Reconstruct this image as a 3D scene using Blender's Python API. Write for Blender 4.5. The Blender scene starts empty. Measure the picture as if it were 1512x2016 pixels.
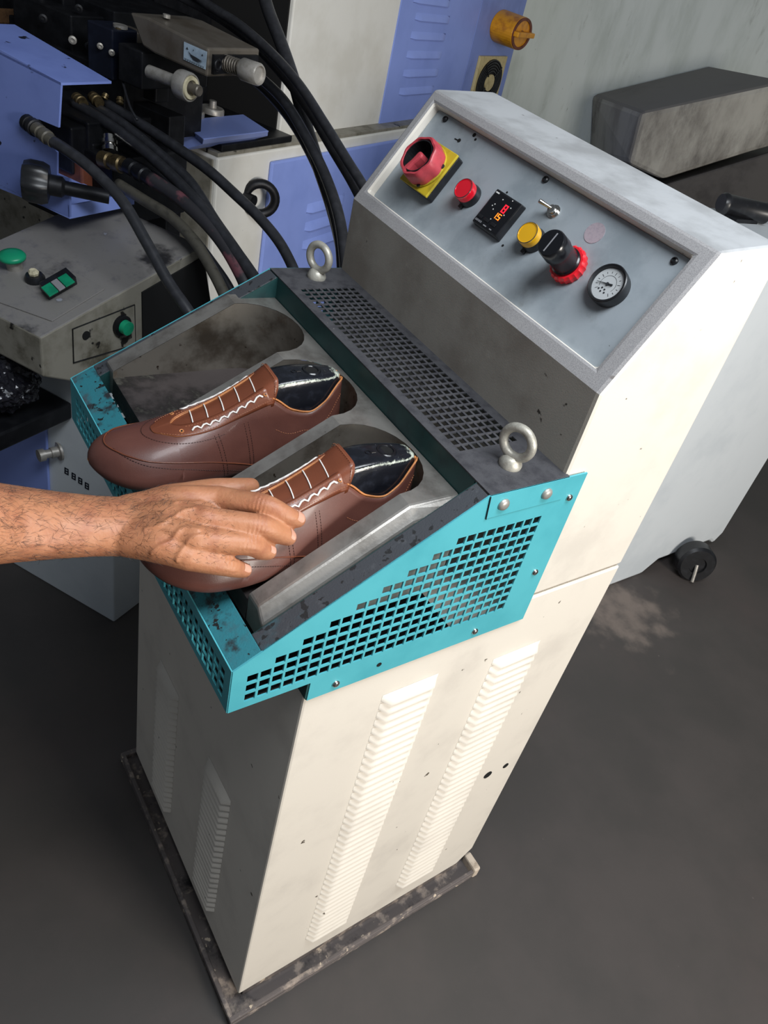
import bpy, bmesh, math, random
from mathutils import Vector, Matrix
from mathutils.bvhtree import BVHTree
from mathutils.geometry import tessellate_polygon

random.seed(7)
scene = bpy.context.scene
COL = scene.collection
LIFT = 0.045                      # the machine's sheet metal starts this far above the floor
UP = Vector((0, 0, LIFT))

# ------------------------------------------------------------------ camera (solved from the photograph)
CM = Matrix(((0.5738030291, -0.6093635572, 0.5471984457),
             (0.7745780779, 0.1867409487, -0.6042818970),
             (0.2660430136, 0.7705867071, 0.5791521749)))
EYE = Vector((0.4123140023, -0.3069039058, 1.4444331560))
FPX, CX, CY = 1501.42, 930.22, 989.72
cam_d = bpy.data.cameras.new('camera')
cam = bpy.data.objects.new('camera', cam_d)
COL.objects.link(cam)
cam.matrix_world = Matrix.Translation(EYE + UP) @ CM.to_4x4()
cam_d.sensor_fit = 'VERTICAL'
cam_d.sensor_height = 24.0
cam_d.lens = FPX / 2016 * 24.0
cam_d.shift_x = (756 - CX) / 2016
cam_d.shift_y = (CY - 1008) / 2016
cam_d.clip_start = 0.02
scene.camera = cam

def ray(u, v): return CM @ Vector(((u - CX) / FPX, -(v - CY) / FPX, -1.0))
def at(u, v, t): return EYE + ray(u, v) * t                     # a point at depth t
def onplane(u, v, n, c):
    d = ray(u, v); n = Vector(n)
    return EYE + d * ((c - n.dot(EYE)) / n.dot(d))
def atz(u, v, z): return onplane(u, v, (0, 0, 1), z)
PH = math.radians(29.5)
E2 = Vector((math.cos(PH), math.sin(PH), 0)); E1 = Vector((-math.sin(PH), math.cos(PH), 0))
def W(a, b, z): return E1 * a + E2 * b + Vector((0, 0, z))      # the blue machine's own axes
def ata(u, v, a): return onplane(u, v, E1, a)
def atb(u, v, b): return onplane(u, v, E2, b)
def bco(P): return (P.dot(E1), P.dot(E2), P.z)

# ------------------------------------------------------------------ materials
def lin(h):
    h = h.lstrip('#'); r = []
    for i in (0, 2, 4):
        c = int(h[i:i + 2], 16) / 255
        r.append(c / 12.92 if c <= 0.04045 else ((c + 0.055) / 1.055) ** 2.4)
    return (*r, 1)
def mat(name, c, c2=None, rough=0.5, metal=0.0, scale=12, lo=0.45, hi=0.7, bump=0.0, bscale=200,
        spots=None, sscale=90, sth=0.70, emit=None, es=1.0, stretch=None, trans=0.0, coat=0.0, rough2=None, attr=None, third=None, tscale=4, tlo=.5, thi=.65, sss=0.0):
    m = bpy.data.materials.new(name); m.use_nodes = True
    nt = m.node_tree; N = nt.nodes; L = nt.links
    b = N['Principled BSDF']
    b.inputs['Base Color'].default_value = lin(c)
    b.inputs['Roughness'].default_value = rough
    b.inputs['Metallic'].default_value = metal
    if trans: b.inputs['Transmission Weight'].default_value = trans
    if coat:
        b.inputs['Coat Weight'].default_value = coat; b.inputs['Coat Roughness'].default_value = 0.15
    if sss:
        b.inputs['Subsurface Weight'].default_value = sss
        b.inputs['Subsurface Radius'].default_value = (0.006, 0.002, 0.001)
        b.inputs['Subsurface Scale'].default_value = 1.0
    if emit:
        b.inputs['Emission Color'].default_value = lin(emit); b.inputs['Emission Strength'].default_value = es
    tc = N.new('ShaderNodeTexCoord'); src = tc.outputs['Object']
    if stretch:
        mp = N.new('ShaderNodeMapping'); mp.inputs['Scale'].default_value = stretch
        L.new(src, mp.inputs['Vector']); src = mp.outputs['Vector']
    def noise(sc, det=6, rg=.6):
        n = N.new('ShaderNodeTexNoise'); n.inputs['Scale'].default_value = sc
        n.inputs['Detail'].default_value = det; n.inputs['Roughness'].default_value = rg
        L.new(src, n.inputs['Vector']); return n.outputs['Fac']
    def ramp(f, a, z):
        r = N.new('ShaderNodeMapRange'); r.interpolation_type = 'SMOOTHSTEP'
        r.inputs['From Min'].default_value = a; r.inputs['From Max'].default_value = z
        L.new(f, r.inputs['Value']); return r.outputs['Result']
    cur = None
    def mix(f, a, col):
        x = N.new('ShaderNodeMix'); x.data_type = 'RGBA'
        L.new(f, x.inputs[0])
        if a is None: x.inputs[6].default_value = lin(c)
        else: L.new(a, x.inputs[6])
        x.inputs[7].default_value = lin(col)
        return x.outputs[2]
    if c2:
        f = ramp(noise(scale), lo, hi); cur = mix(f, cur, c2)
        if rough2 is not None:
            r = N.new('ShaderNodeMapRange'); L.new(f, r.inputs['Value'])
            r.inputs['To Min'].default_value = rough; r.inputs['To Max'].default_value = rough2
            L.new(r.outputs['Result'], b.inputs['Roughness'])
    if third: cur = mix(ramp(noise(tscale, 8, .7), tlo, thi), cur, third)
    if spots: cur = mix(ramp(noise(sscale, 3, .5), sth, sth + .04), cur, spots)
    if attr:                                                   # wear painted where it really is on the thing
        an = N.new('ShaderNodeAttribute'); an.attribute_name = 'wear'
        mm = N.new('ShaderNodeMath'); mm.operation = 'MULTIPLY_ADD'
        L.new(noise(attr[1], 5, .7), mm.inputs[0]); mm.inputs[1].default_value = 0.9; mm.inputs[2].default_value = -0.45
        m2 = N.new('ShaderNodeMath'); m2.operation = 'ADD'
        L.new(mm.outputs[0], m2.inputs[0]); L.new(an.outputs['Fac'], m2.inputs[1])
        cur = mix(ramp(m2.outputs[0], .38, .62), cur, attr[0])
    if cur is not None: L.new(cur, b.inputs['Base Color'])
    if bump:
        bp = N.new('ShaderNodeBump'); bp.inputs['Strength'].default_value = bump; bp.inputs['Distance'].default_value = 0.001
        L.new(noise(bscale, 4), bp.inputs['Height']); L.new(bp.outputs[0], b.inputs['Normal'])
    return m

M = dict(
    cream=mat('cream_paint', '#e6dfd3', '#d8d1c6', .5, 0, 9, .45, .75, .08, 300, '#5d5448', 55, .735),
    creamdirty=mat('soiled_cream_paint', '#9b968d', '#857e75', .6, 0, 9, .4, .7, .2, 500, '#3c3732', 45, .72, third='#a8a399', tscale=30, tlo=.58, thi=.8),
    rimgrey=mat('worn_grey_rim', '#a3a1a1', '#8c8a8b', .6, 0, 900, .4, .65, .25, 1100, '#77726f', 30, .72),
    topgrey=mat('dusty_grey_top', '#a9abad', '#8f9091', .55, 0, 12, .4, .7, .06, 300, '#6a6668', 60, .74),
    panel=mat('bluish_grey_panel', '#9ea6ac', '#8b949a', .45, .15, 18, .4, .7, .05, 400, '#4a4d4c', 130, .745, third='#6c7069', tscale=7, tlo=.55, thi=.75),
    teal=mat('teal_paint', '#56b4c0', '#4aa7b4', .42, 0, 8, .4, .7, .06, 500, '#2b5558', 70, .76),
    tealgrime=mat('grimed_teal_paint', '#2f7d89', '#2a2f33', .6, 0, 26, .5, .62, .3, 500, '#1d1f20', 120, .62, third='#4a4a4f', tscale=9, tlo=.5, thi=.66),
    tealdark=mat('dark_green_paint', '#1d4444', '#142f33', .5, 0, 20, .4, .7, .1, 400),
    rimblack=mat('sooty_rim_paint', '#3f4247', '#2c6f7a', .6, 0, 7, .52, .66, .3, 600, '#222325', 100, .6, third='#55585c', tscale=60, tlo=.55, thi=.75),
    grill=mat('sooty_grill', '#46464a', '#333338', .65, 0, 60, .4, .7, .35, 700, '#807c7a', 260, .72),
    steel=mat('worn_steel', '#b0aca6', '#8a857f', .34, .7, 25, .4, .7, .1, 250, '#3a3430', 90, .74, third='#a5a19c', tscale=10, tlo=.5, thi=.75),
    pocket=mat('rusty_shaded_steel', '#7f7970', '#4c443b', .36, .45, 14, .42, .66, .12, 220, '#2a1d13', 70, .69, third='#5e4028', tscale=11, tlo=.54, thi=.70),  # rust over a base darkened to hold the shade inside the pockets
    pocketfloor=mat('scorched_steel_floor', '#57504f', '#2b2828', .45, .4, 12, .42, .6, .15, 220, '#a09a92', 60, .74, third='#7c7a70', tscale=12, tlo=.54, thi=.7),
    rust=mat('rusty_base_steel', '#665f5d', '#a3968b', .75, .1, 38, .5, .66, .5, 150, '#c7b8a4', 50, .66, third='#2c2a2c', tscale=16, tlo=.5, thi=.7),
    basecream=mat('chipped_cream_paint', '#cdbfae', '#a39382', .7, 0, 40, .5, .7, .2, 300),
    zinc=mat('zinc_steel', '#b2aea8', '#98948c', .42, .5, 60, .4, .7, .2, 300),
    greyeye=mat('cast_grey_steel', '#b9b6ab', '#9b978d', .45, .35, 80, .4, .7, .3, 300),
    chrome=mat('chrome', '#cfccc6', None, .18, 1.0),
    black=mat('black_plastic', '#17181b', '#222327', .35, 0, 40),
    blackgloss=mat('gloss_black_plastic', '#121317', None, .22, 0),
    hole=mat('black_void', '#050506', None, .9, 0),
    red=mat('red_plastic', '#c04650', '#a83c46', .4, 0, 60, sscale=30),
    redbright=mat('bright_red_plastic', '#e0202c', None, .3, 0),
    redlens=mat('red_lens', '#c81226', None, .18, 0, emit='#d01020', es=.12, coat=.5),
    yellow=mat('yellow_plastic', '#c9b22c', '#a8952a', .45, 0, 40),
    yellowlens=mat('amber_lens', '#d3a017', None, .2, 0, emit='#c89010', es=.08, coat=.5),
    orange=mat('orange_plastic', '#e09a12', '#b87412', .4, 0, 30),
    ledred=mat('red_digit', '#ff2030', None, .5, 0, emit='#ff1828', es=2.0),
    ledorange=mat('orange_digit', '#ff9030', None, .5, 0, emit='#ff7a18', es=1.6),
    white=mat('white_ink', '#d8d8d4', None, .6, 0),
    greyink=mat('grey_ink', '#8a8a8e', None, .6, 0),
    blackink=mat('black_ink', '#25282c', None, .6, 0),
    dial=mat('gauge_dial', '#b4b7b8', None, .5, 0),
    sticker=mat('faded_pink_disc', '#a4979e', '#948a92', .45, 0, 300),
    leather=mat('brown_leather', '#663f36', '#57342d', .40, 0, 14, .35, .75, .12, 900, coat=.15, rough2=.46),
    leather2=mat('tan_brown_leather', '#74402b', '#643524', .36, 0, 16, .35, .75, .12, 900, coat=.2),
    leatheredge=mat('raw_leather_edge', '#c4814c', '#a8683a', .6, 0, 80),
    stitch=mat('brown_thread', '#8f5738', None, .7, 0),
    stitchdark=mat('dark_thread', '#3c201a', None, .7, 0),
    lace=mat('white_thread', '#e6e1dc', None, .7, 0),
    last=mat('black_shoe_last', '#15171d', '#20232b', .2, 0, 90, .45, .7, .12, 300, attr=('#c4cbbd', 260)),
    sleeve=mat('dark_work_shirt', '#2b3140', '#23283400'[:7], .85, 0, 60, bump=.4, bscale=400),
    skin=mat('skin', '#b27a58', '#a0664a', .5, 0, 40, .4, .7, .45, 260, sss=.10, third='#c08565', tscale=18, tlo=.5, thi=.75),
    nail=mat('fingernail', '#cd9a84', None, .3, 0),
    hair=mat('dark_hair', '#1f1714', None, .6, 0),
    blue=mat('violet_blue_paint', '#90a5ec', '#869be2', .42, 0, 5, .4, .7, .04, 300, '#3b4282', 50, .77),
    bluedirtyshade=mat('soiled_shaded_blue_paint', '#7689cc', '#6a7cbe', .5, 0, 8, .4, .7, .08, 300, '#171a2c', 30, .70),  # soil spots over a darker blue that paints in the housing's shade
    bluegrey=mat('blue_grey_paint', '#7f93d6', '#7386c6', .5, 0, 6),
    mcream=mat('machine_cream_paint', '#e6e5df', '#dad8d0', .5, 0, 6, .4, .7, .03, 300, '#55554c', 45, .75),
    mcreamdirty=mat('oily_cream_paint', '#8f8b80', '#6d695c', .55, 0, 16, .4, .7, .1, 300, '#1d1b18', 30, .66, third='#4a4538', tscale=8, tlo=.55, thi=.75),
    boxtop=mat('oily_box_top', '#84817e', '#2c2b2d', .42, .1, 7, .54, .66, .15, 300, '#9c9fa8', 30, .70, third='#6a686c', tscale=30, tlo=.5, thi=.75),
    dark=mat('black_machine_steel', '#17181c', '#25262a', .45, .5, 30, .4, .7, .1, 300),
    darkblue=mat('dark_blue_steel', '#161b2b', '#202638', .45, .3, 30),
    bronze=mat('brown_grey_steel', '#6a645c', '#574f45', .45, .4, 14, .4, .7, .05, 300),
    brass=mat('brass', '#6f6044', '#3c3226', .42, .8, 60),
    ivory=mat('ivory_plastic', '#cfc6a8', '#a8a083', .5, 0, 50),
    redbrown=mat('red_brown_paint', '#74402c', '#4c2a20', .6, 0, 30),
    wood=mat('brown_bar', '#6e4f33', '#503722', .6, 0, 40, stretch=(1, 8, 8)),
    hose=mat('black_rubber', '#25262a', '#303136', .42, 0, 60, .4, .7, .1, 400, '#6d6a68', 70, .76),
    hoseolive=mat('olive_rubber', '#4d4a42', '#3a3832', .5, 0, 60, bump=.1),
    hosered=mat('scuffed_rubber', '#2c2b2f', '#6b4048', .5, 0, 18, .50, .62, .1, 400),
    green=mat('green_plastic', '#12936a', '#0f7d5b', .35, 0, 30),
    fanframe=mat('beige_plastic', '#c7b888', '#ab9c70', .5, 0, 40),
    plate=mat('pale_blue_label', '#a9bccb', '#93a5b5', .35, .1, 40),
    bag=mat('crinkled_black_plastic', '#23232a', '#3a3a44', .16, .2, 20, bump=.6, bscale=60, spots='#cfd2d8', sscale=38, sth=.6),
    concrete=mat('grimy_concrete', '#b4b1a7', '#98948b', .8, 0, 2.5, .4, .65, .1, 60, third='#5c5752', tscale=1.6, tlo=.5, thi=.75, stretch=(3, 3, 1)),
    concretetop=mat('darker_concrete', '#7d7a76', '#6e6b68', .8, 0, 3),  # darker tone for the block's top face
    palecab=mat('pale_grey_paint', '#dbe1e5', '#cfd6db', .55, 0, 5, .4, .7, .03, 200),
    benchdark=mat('dark_grey_steel', '#4a4745', '#383534', .6, .2, 8),
)

def noisy_room():
    # floor: dark oiled concrete with a dusty patch and pale scratches
    m = mat('oiled_concrete', '#403d3b', '#4a4543', .62, 0, 3.2, .35, .7, .12, 90, '#6b6461', 70, .76, third='#4a4341', tscale=1.3, tlo=.52, thi=.75)
    nt = m.node_tree; N = nt.nodes; L = nt.links; b = N['Principled BSDF']
    old = b.inputs['Base Color'].links[0].from_socket
    tc = N.new('ShaderNodeTexCoord'); mp = N.new('ShaderNodeMapping'); L.new(tc.outputs['Object'], mp.inputs['Vector'])
    mp.inputs['Location'].default_value = (-1.07, .62, -.10); mp.inputs['Rotation'].default_value = (0, 0, 0)
    gr = N.new('ShaderNodeVectorMath'); gr.operation = 'LENGTH'; L.new(mp.outputs[0], gr.inputs[0])
    nz = N.new('ShaderNodeTexNoise'); nz.inputs['Scale'].default_value = 14; nz.inputs['Detail'].default_value = 8; L.new(tc.outputs['Object'], nz.inputs['Vector'])
    ad = N.new('ShaderNodeMath'); ad.operation = 'MULTIPLY_ADD'; L.new(nz.outputs['Fac'], ad.inputs[0]); ad.inputs[1].default_value = .55
    L.new(gr.outputs['Value'], ad.inputs[2])
    mr = N.new('ShaderNodeMapRange'); mr.interpolation_type = 'SMOOTHSTEP'; L.new(ad.outputs[0], mr.inputs['Value'])
    mr.inputs['From Min'].default_value = .27; mr.inputs['From Max'].default_value = .47; mr.inputs['To Min'].default_value = .6; mr.inputs['To Max'].default_value = 0
    x = N.new('ShaderNodeMix'); x.data_type = 'RGBA'; L.new(mr.outputs[0], x.inputs[0]); L.new(old, x.inputs[6]); x.inputs[7].default_value = lin('#8a7d74')
    L.new(x.outputs[2], b.inputs['Base Color'])
    return m
M['floor'] = noisy_room()
M['wall'] = mat('weathered_wall', '#d2d9d5', '#c0c8c2', .8, 0, 3.5, .4, .7, .15, 60, '#8f938e', 30, .74, third='#a0a69f', tscale=6, tlo=.56, thi=.78, stretch=(3, 3, .6))

# ------------------------------------------------------------------ mesh helpers
def quad(bm, *p): return bm.faces.new([bm.verts.new(q) for q in p])
def box(bm, x0, x1, y0, y1, z0, z1, f=lambda x, y, z: Vector((x, y, z))):
    v = [bm.verts.new(f(x, y, z)) for x in (x0, x1) for y in (y0, y1) for z in (z0, z1)]
    for q in ((0, 1, 3, 2), (4, 6, 7, 5), (0, 4, 5, 1), (2, 3, 7, 6), (0, 2, 6, 4), (1, 5, 7, 3)):
        bm.faces.new([v[i] for i in q])
def hull2(bm, A, Bp):
    """prism between two polygons of the same length"""
    va = [bm.verts.new(p) for p in A]; vb = [bm.verts.new(p) for p in Bp]; n = len(A)
    bm.faces.new(va[::-1]); bm.faces.new(vb)
    for i in range(n): bm.faces.new((va[i], va[(i + 1) % n], vb[(i + 1) % n], vb[i]))
def prism(bm, poly, d):
    d = Vector(d); hull2(bm, [Vector(p) for p in poly], [Vector(p) + d for p in poly])
def frame_of(t):
    t = Vector(t).normalized(); a = Vector((0, 0, 1)) if abs(t.z) < .9 else Vector((1, 0, 0))
    u = t.cross(a).normalized(); return u, t.cross(u).normalized(), t
def smooth_path(pts, n=8):
    P = [Vector(p) for p in pts]; P = [P[0] * 2 - P[1]] + P + [P[-1] * 2 - P[-2]]; out = []
    for i in range(1, len(P) - 2):
        for k in range(n):
            t = k / n; a, b, c, d = P[i - 1:i + 3]
            out.append(.5 * ((2 * b) + (c - a) * t + (2 * a - 5 * b + 4 * c - d) * t * t + (3 * b - a - 3 * c + d) * t ** 3))
    return out + [P[-2]]
def tube(bm, pts, r, seg=10, cap=True, closed=False):
    pts = [Vector(p) for p in pts]; n = len(pts); rings = []; u = None
    for i in range(n):
        a = pts[i - 1] if (i or closed) else pts[0]; b = pts[(i + 1) % n] if (i < n - 1 or closed) else pts[-1]
        t = (b - a).normalized()
        if u is None: u = frame_of(t)[0]
        u = (u - t * u.dot(t)).normalized(); w = t.cross(u)
        rr = r[i] if isinstance(r, (list, tuple)) else r
        rings.append([bm.verts.new(pts[i] + (u * math.cos(k * math.tau / seg) + w * math.sin(k * math.tau / seg)) * rr) for k in range(seg)])
    for i in range(n if closed else n - 1):
        A, Bq = rings[i], rings[(i + 1) % n]
        for k in range(seg): bm.faces.new((A[k], A[(k + 1) % seg], Bq[(k + 1) % seg], Bq[k]))
    if cap and not closed:
        bm.faces.new(rings[0][::-1]); bm.faces.new(rings[-1])
def lathe(bm, prof, O, axis, seg=28, scallop=None, closed=False):
    """prof: (radius, height along axis)"""
    u, w, t = frame_of(axis); O = Vector(O); rings = []
    for r, h in prof:
        ring = []
        for k in range(seg):
            a = k * math.tau / seg
            rr = r * (1 + scallop[0] * math.cos(scallop[1] * a)) if scallop else r
            ring.append(bm.verts.new(O + t * h + (u * math.cos(a) + w * math.sin(a)) * rr))
        rings.append(ring)
    for i in range(len(rings) - 1 + (1 if closed else 0)):
        A, Bq = rings[i], rings[(i + 1) % len(rings)]
        for k in range(seg): bm.faces.new((A[k], A[(k + 1) % seg], Bq[(k + 1) % seg], Bq[k]))
    if not closed:
        bm.faces.new(rings[0][::-1]); bm.faces.new(rings[-1])
def disc(bm, O, axis, r, h, seg=28): lathe(bm, [(r, 0), (r, h)], O, axis, seg)
def torus(bm, O, axis, R, r, seg=28, rs=10):
    u, w, t = frame_of(axis); O = Vector(O)
    tube(bm, [O + (u * math.cos(k * math.tau / seg) + w * math.sin(k * math.tau / seg)) * R for k in range(seg)], r, rs, closed=True)
def ngon_with_hole(bm, outer, holes, f):
    P = [[Vector((*p, 0)) for p in outer]] + [[Vector((*p, 0)) for p in h] for h in holes]
    flat = [p for l in P for p in l]; vs = [bm.verts.new(f(p.x, p.y)) for p in flat]
    for t in tessellate_polygon(P):
        try: bm.faces.new([vs[i] for i in t])
        except ValueError: pass
def lattice(bm, cols, p, q, o, hole, f, outer):
    """plate with square holes. cols: number of holes in each column (rows counted from the bottom); p,q pitches; o first cell corner"""
    hx, hy = hole
    for i, (r0, r1) in enumerate(cols):
        for j in range(r0, r1):
            x0, y0 = o[0] + i * p, o[1] + j * q; x1, y1 = x0 + p, y0 + q
            a, b = (p - hx) / 2, (q - hy) / 2
            O = [(x0, y0), (x1, y0), (x1, y1), (x0, y1)]; I = [(x0 + a, y0 + b), (x1 - a, y0 + b), (x1 - a, y1 - b), (x0 + a, y1 - b)]
            vo = [bm.verts.new(f(*c)) for c in O]; vi = [bm.verts.new(f(*c)) for c in I]
            for k in range(4): bm.faces.new((vo[k], vo[(k + 1) % 4], vi[(k + 1) % 4], vi[k]))
    n = len(cols); path = []
    for i in range(n): path.append((o[0] + i * p, o[1] + cols[i][0] * q)); path.append((o[0] + (i + 1) * p, o[1] + cols[i][0] * q))
    for i in reversed(range(n)):
        x1 = o[0] + (i + 1) * p; x0 = o[0] + i * p; y = o[1] + cols[i][1] * q
        if i < n - 1 and cols[i + 1][1] != cols[i][1]:
            lo, hi = sorted((cols[i + 1][1], cols[i][1])); rng = range(lo + 1, hi) if cols[i + 1][1] < cols[i][1] else reversed(range(lo + 1, hi))
            for j in rng: path.append((x1, o[1] + j * q))
        if i == n - 1:
            for j in range(cols[i][0] + 1, cols[i][1]): path.append((x1, o[1] + j * q))
        path.append((x1, y)); path.append((x0, y))
        if i == 0:
            for j in reversed(range(cols[i][0] + 1, cols[i][1])): path.append((x0, o[1] + j * q))
    cl = []
    for c in path:
        if not cl or (abs(c[0] - cl[-1][0]) + abs(c[1] - cl[-1][1])) > 1e-6: cl.append(c)
    if abs(cl[0][0] - cl[-1][0]) + abs(cl[0][1] - cl[-1][1]) < 1e-6: cl.pop()
    ngon_with_hole(bm, outer, [cl[::-1]], f)
    bmesh.ops.remove_doubles(bm, verts=bm.verts, dist=1e-5)

def build(name, bm, m, parent=None, smooth=None, bevel=0, solid=0, loc=None, soff=0, rim=None, recalc=True, subsurf=0):
    """links ONE mesh object; geometry is authored in room coordinates, the object's origin is its own base"""
    bmesh.ops.remove_doubles(bm, verts=bm.verts, dist=1e-7)
    if recalc: bmesh.ops.recalc_face_normals(bm, faces=bm.faces)
    root = parent
    while root is not None and root.parent is not None: root = root.parent
    if root is not None: L = root['_o']; L = Vector(L)
    else:
        xs = [v.co for v in bm.verts]
        L = Vector((sum(v.x for v in xs) / len(xs), sum(v.y for v in xs) / len(xs), min(v.z for v in xs)))
    for v in bm.verts: v.co -= L
    me = bpy.data.meshes.new(name); bm.to_mesh(me); bm.free()
    ms = m if isinstance(m, (list, tuple)) else [m]
    for x in ms: me.materials.append(x)
    o = bpy.data.objects.new(name, me); COL.objects.link(o)
    if root is None: o.location = L + UP
    else: o.parent = parent
    if smooth is not None:
        for p in me.polygons: p.use_smooth = True
        if smooth < 180:
            ang = math.radians(smooth)
            b2 = bmesh.new(); b2.from_mesh(me)
            for e in b2.edges: e.smooth = not (len(e.link_faces) == 2 and e.calc_face_angle(0) > ang)
            b2.to_mesh(me); b2.free()
    if solid:
        s = o.modifiers.new('solid', 'SOLIDIFY'); s.thickness = solid; s.offset = soff
        if rim is not None: s.material_offset_rim = rim
    if bevel:
        b = o.modifiers.new('bevel', 'BEVEL'); b.width = bevel; b.segments = 2; b.limit_method = 'ANGLE'; b.angle_limit = math.radians(35)
    if subsurf:
        s = o.modifiers.new('sub', 'SUBSURF'); s.levels = s.render_levels = subsurf
    return o
def thing(name, label, cat, loc, group=None):
    o = bpy.data.objects.new(name, None); COL.objects.link(o); o.empty_display_size = .05
    o.location = Vector(loc) + UP; o['_o'] = tuple(loc)
    return tag(o, label, cat, group)
def tag(o, label, cat, group=None):
    o['label'] = label; o['category'] = cat
    if group: o['group'] = group
    return o
def structure(name, bm, m, **k):
    o = build(name, bm, m, **k); o['kind'] = 'structure'; return o
def B(): return bmesh.new()

# ================================================================== THE ROOM
FZ = -LIFT
bm = B(); box(bm, -7, 4, -3, 7, FZ - .1, FZ); structure('floor', bm, M['floor'])

# ================================================================== MAIN MACHINE
WL = -.505                                   # cabinet's left side
D = .483; F = .0865; ZT1 = .8688; ZT0 = .808; ZT00 = .779; YK = .1664; ZT2 = 1.0154; YS = .3076
YH = .2764; ZM = 1.1172; YN = .3722; ZN = 1.2677; YO = .4712; ZO = 1.2768; HL = -.51
mach = thing('heel_moulding_machine', 'cream shoe heat-moulding machine with teal perforated hood and sloped control console', 'machine', (-.25, .24, -LIFT))

# base frame: a rusty steel channel with a raised outer lip
bm = B()
box(bm, -.528, .026, -.022, .497, -.045, -.036)
for a in ((-.528, -.518, -.022, .497), (.018, .026, -.022, .497), (-.518, .018, -.022, -.014)):
    box(bm, a[0], a[1], a[2], a[3], -.036, -.022)
box(bm, -.50, -.006, .012, .47, -.036, .0)
base = build('base_frame', bm, M['rust'], mach, bevel=.002)
bm = B(); box(bm, -.012, .028, .486, .502, -.0449, -.014)
o = build('base_end_cap', bm, M['basecream'], mach, bevel=.004); o['label'] = 'cream painted end of the base channel'

# cabinet: lower box and rear column in one folded sheet body
bm = B()
prof = [(0, 0), (D - .03, 0), (D, .035), (D, .812), (YH + .012, .812), (YH + .012, .80), (0, .80)]
hull2(bm, [Vector((WL, y, z)) for y, z in prof], [Vector((0, y, z)) for y, z in prof])
cab = build('cabinet', bm, M['cream'], mach, bevel=.003)
for (y, z, r) in ((.409, .346, .0085), (.450, .345, .006)):
    bm = B(); disc(bm, (.0002, y, z), (1, 0, 0), r, .0008, 16); build('bolt_hole', bm, M['hole'], cab)

# pressed louvers
def louvers(f, u0, u1, z0, z1, n, h=.0100):
    bm = B(); pit = (z1 - z0) / n
    for i in range(n):
        zb = z0 + i * pit; prevs = None
        K = 9
        for k in range(K + 1):
            s = k / K; e = min(1, min(s, 1 - s) / .09) ; e = math.sqrt(max(0, 1 - (1 - e) ** 2)); u = u0 + (u1 - u0) * s
            zz = zb + pit * .12 * (1 - e); hh = h * e
            ring = [bm.verts.new(f(u, zb + pit * .92, 0)), bm.verts.new(f(u, zb + pit * .62, hh * .45)), bm.verts.new(f(u, zz + pit * .28, hh * .95)), bm.verts.new(f(u, zz + pit * .1, hh)), bm.verts.new(f(u, zz + pit * .08, 0))]
            if prevs:
                for q in range(4): bm.faces.new((prevs[q], ring[q], ring[q + 1], prevs[q + 1]))
            prevs = ring
    return bm
for (u0, u1, z0, z1, n) in ((.110, .192, .068, .725, 41), (.289, .376, .072, .705, 40)):
    o = build('louver_bank', louvers(lambda u, z, h: Vector((h + .0002, u, z)), u0, u1, z0, z1, n), M['cream'], mach, smooth=50)
for (u0, u1, z0, z1, n) in ((-.397, -.315, .062, .405, 21), (-.195, -.114, .066, .41, 21)):
    build('louver_bank', louvers(lambda u, z, h: Vector((u, -h - .0002, z)), u0, u1, z0, z1, n), M['cream'], mach, smooth=50)

# console head: side plates run down to the seam; sloped face with a recess
AX = Vector((0, YN - YH, ZN - ZM)); LS = AX.length; AX.normalize(); NN = Vector((0, -AX.z, AX.y))
PO = Vector((0, YH, ZM))
def PN(x, s, h=0): return PO + Vector((x, 0, 0)) + AX * s + NN * h
X0, X1 = -.494, -.026; S0, S1 = .0195, .162; RD = -.013
bm = B()
sideP = [(YH, .816), (D, .816), (D, 1.266), (YO, ZO), (YN, ZN), (YH, ZM)]
for x in (HL, 0.0):
    bm.faces.new([bm.verts.new((x, y, z)) for y, z in sideP])
def strip(p, q, mi=0, x0=HL, x1=0.0):
    f = quad(bm, (x0, *p), (x1, *p), (x1, *q), (x0, *q)); f.material_index = mi; return f
for i in range(len(sideP)):
    p, q = sideP[i], sideP[(i + 1) % len(sideP)]
    if (p, q) == ((YN, ZN), (YH, ZM)): continue
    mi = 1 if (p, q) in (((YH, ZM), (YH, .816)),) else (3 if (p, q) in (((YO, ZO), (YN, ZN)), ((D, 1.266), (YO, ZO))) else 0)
    strip(p, q, mi)
O4 = [(HL, 0), (0, 0), (0, LS), (HL, LS)]; I4 = [(X0, S0), (X1, S0), (X1, S1), (X0, S1)]
for k in range(4):
    a, b = O4[k], O4[(k + 1) % 4]; c, d = I4[(k + 1) % 4], I4[k]
    quad(bm, PN(*a), PN(*b), PN(*c), PN(*d)).material_index = 2
    f = quad(bm, PN(*d), PN(*c), PN(*c, RD - .02), PN(*d, RD - .02)); f.material_index = 0
head = build('console_head', bm, [M['cream'], M['creamdirty'], M['rimgrey'], M['topgrey']], mach, bevel=.0045)
bm = B(); box(bm, X0 + .0005, X1 - .0005, S0 + .0005, S1 - .0005, RD - .003, RD, PN)
panel = build('control_panel', bm, M['panel'], mach)
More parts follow.
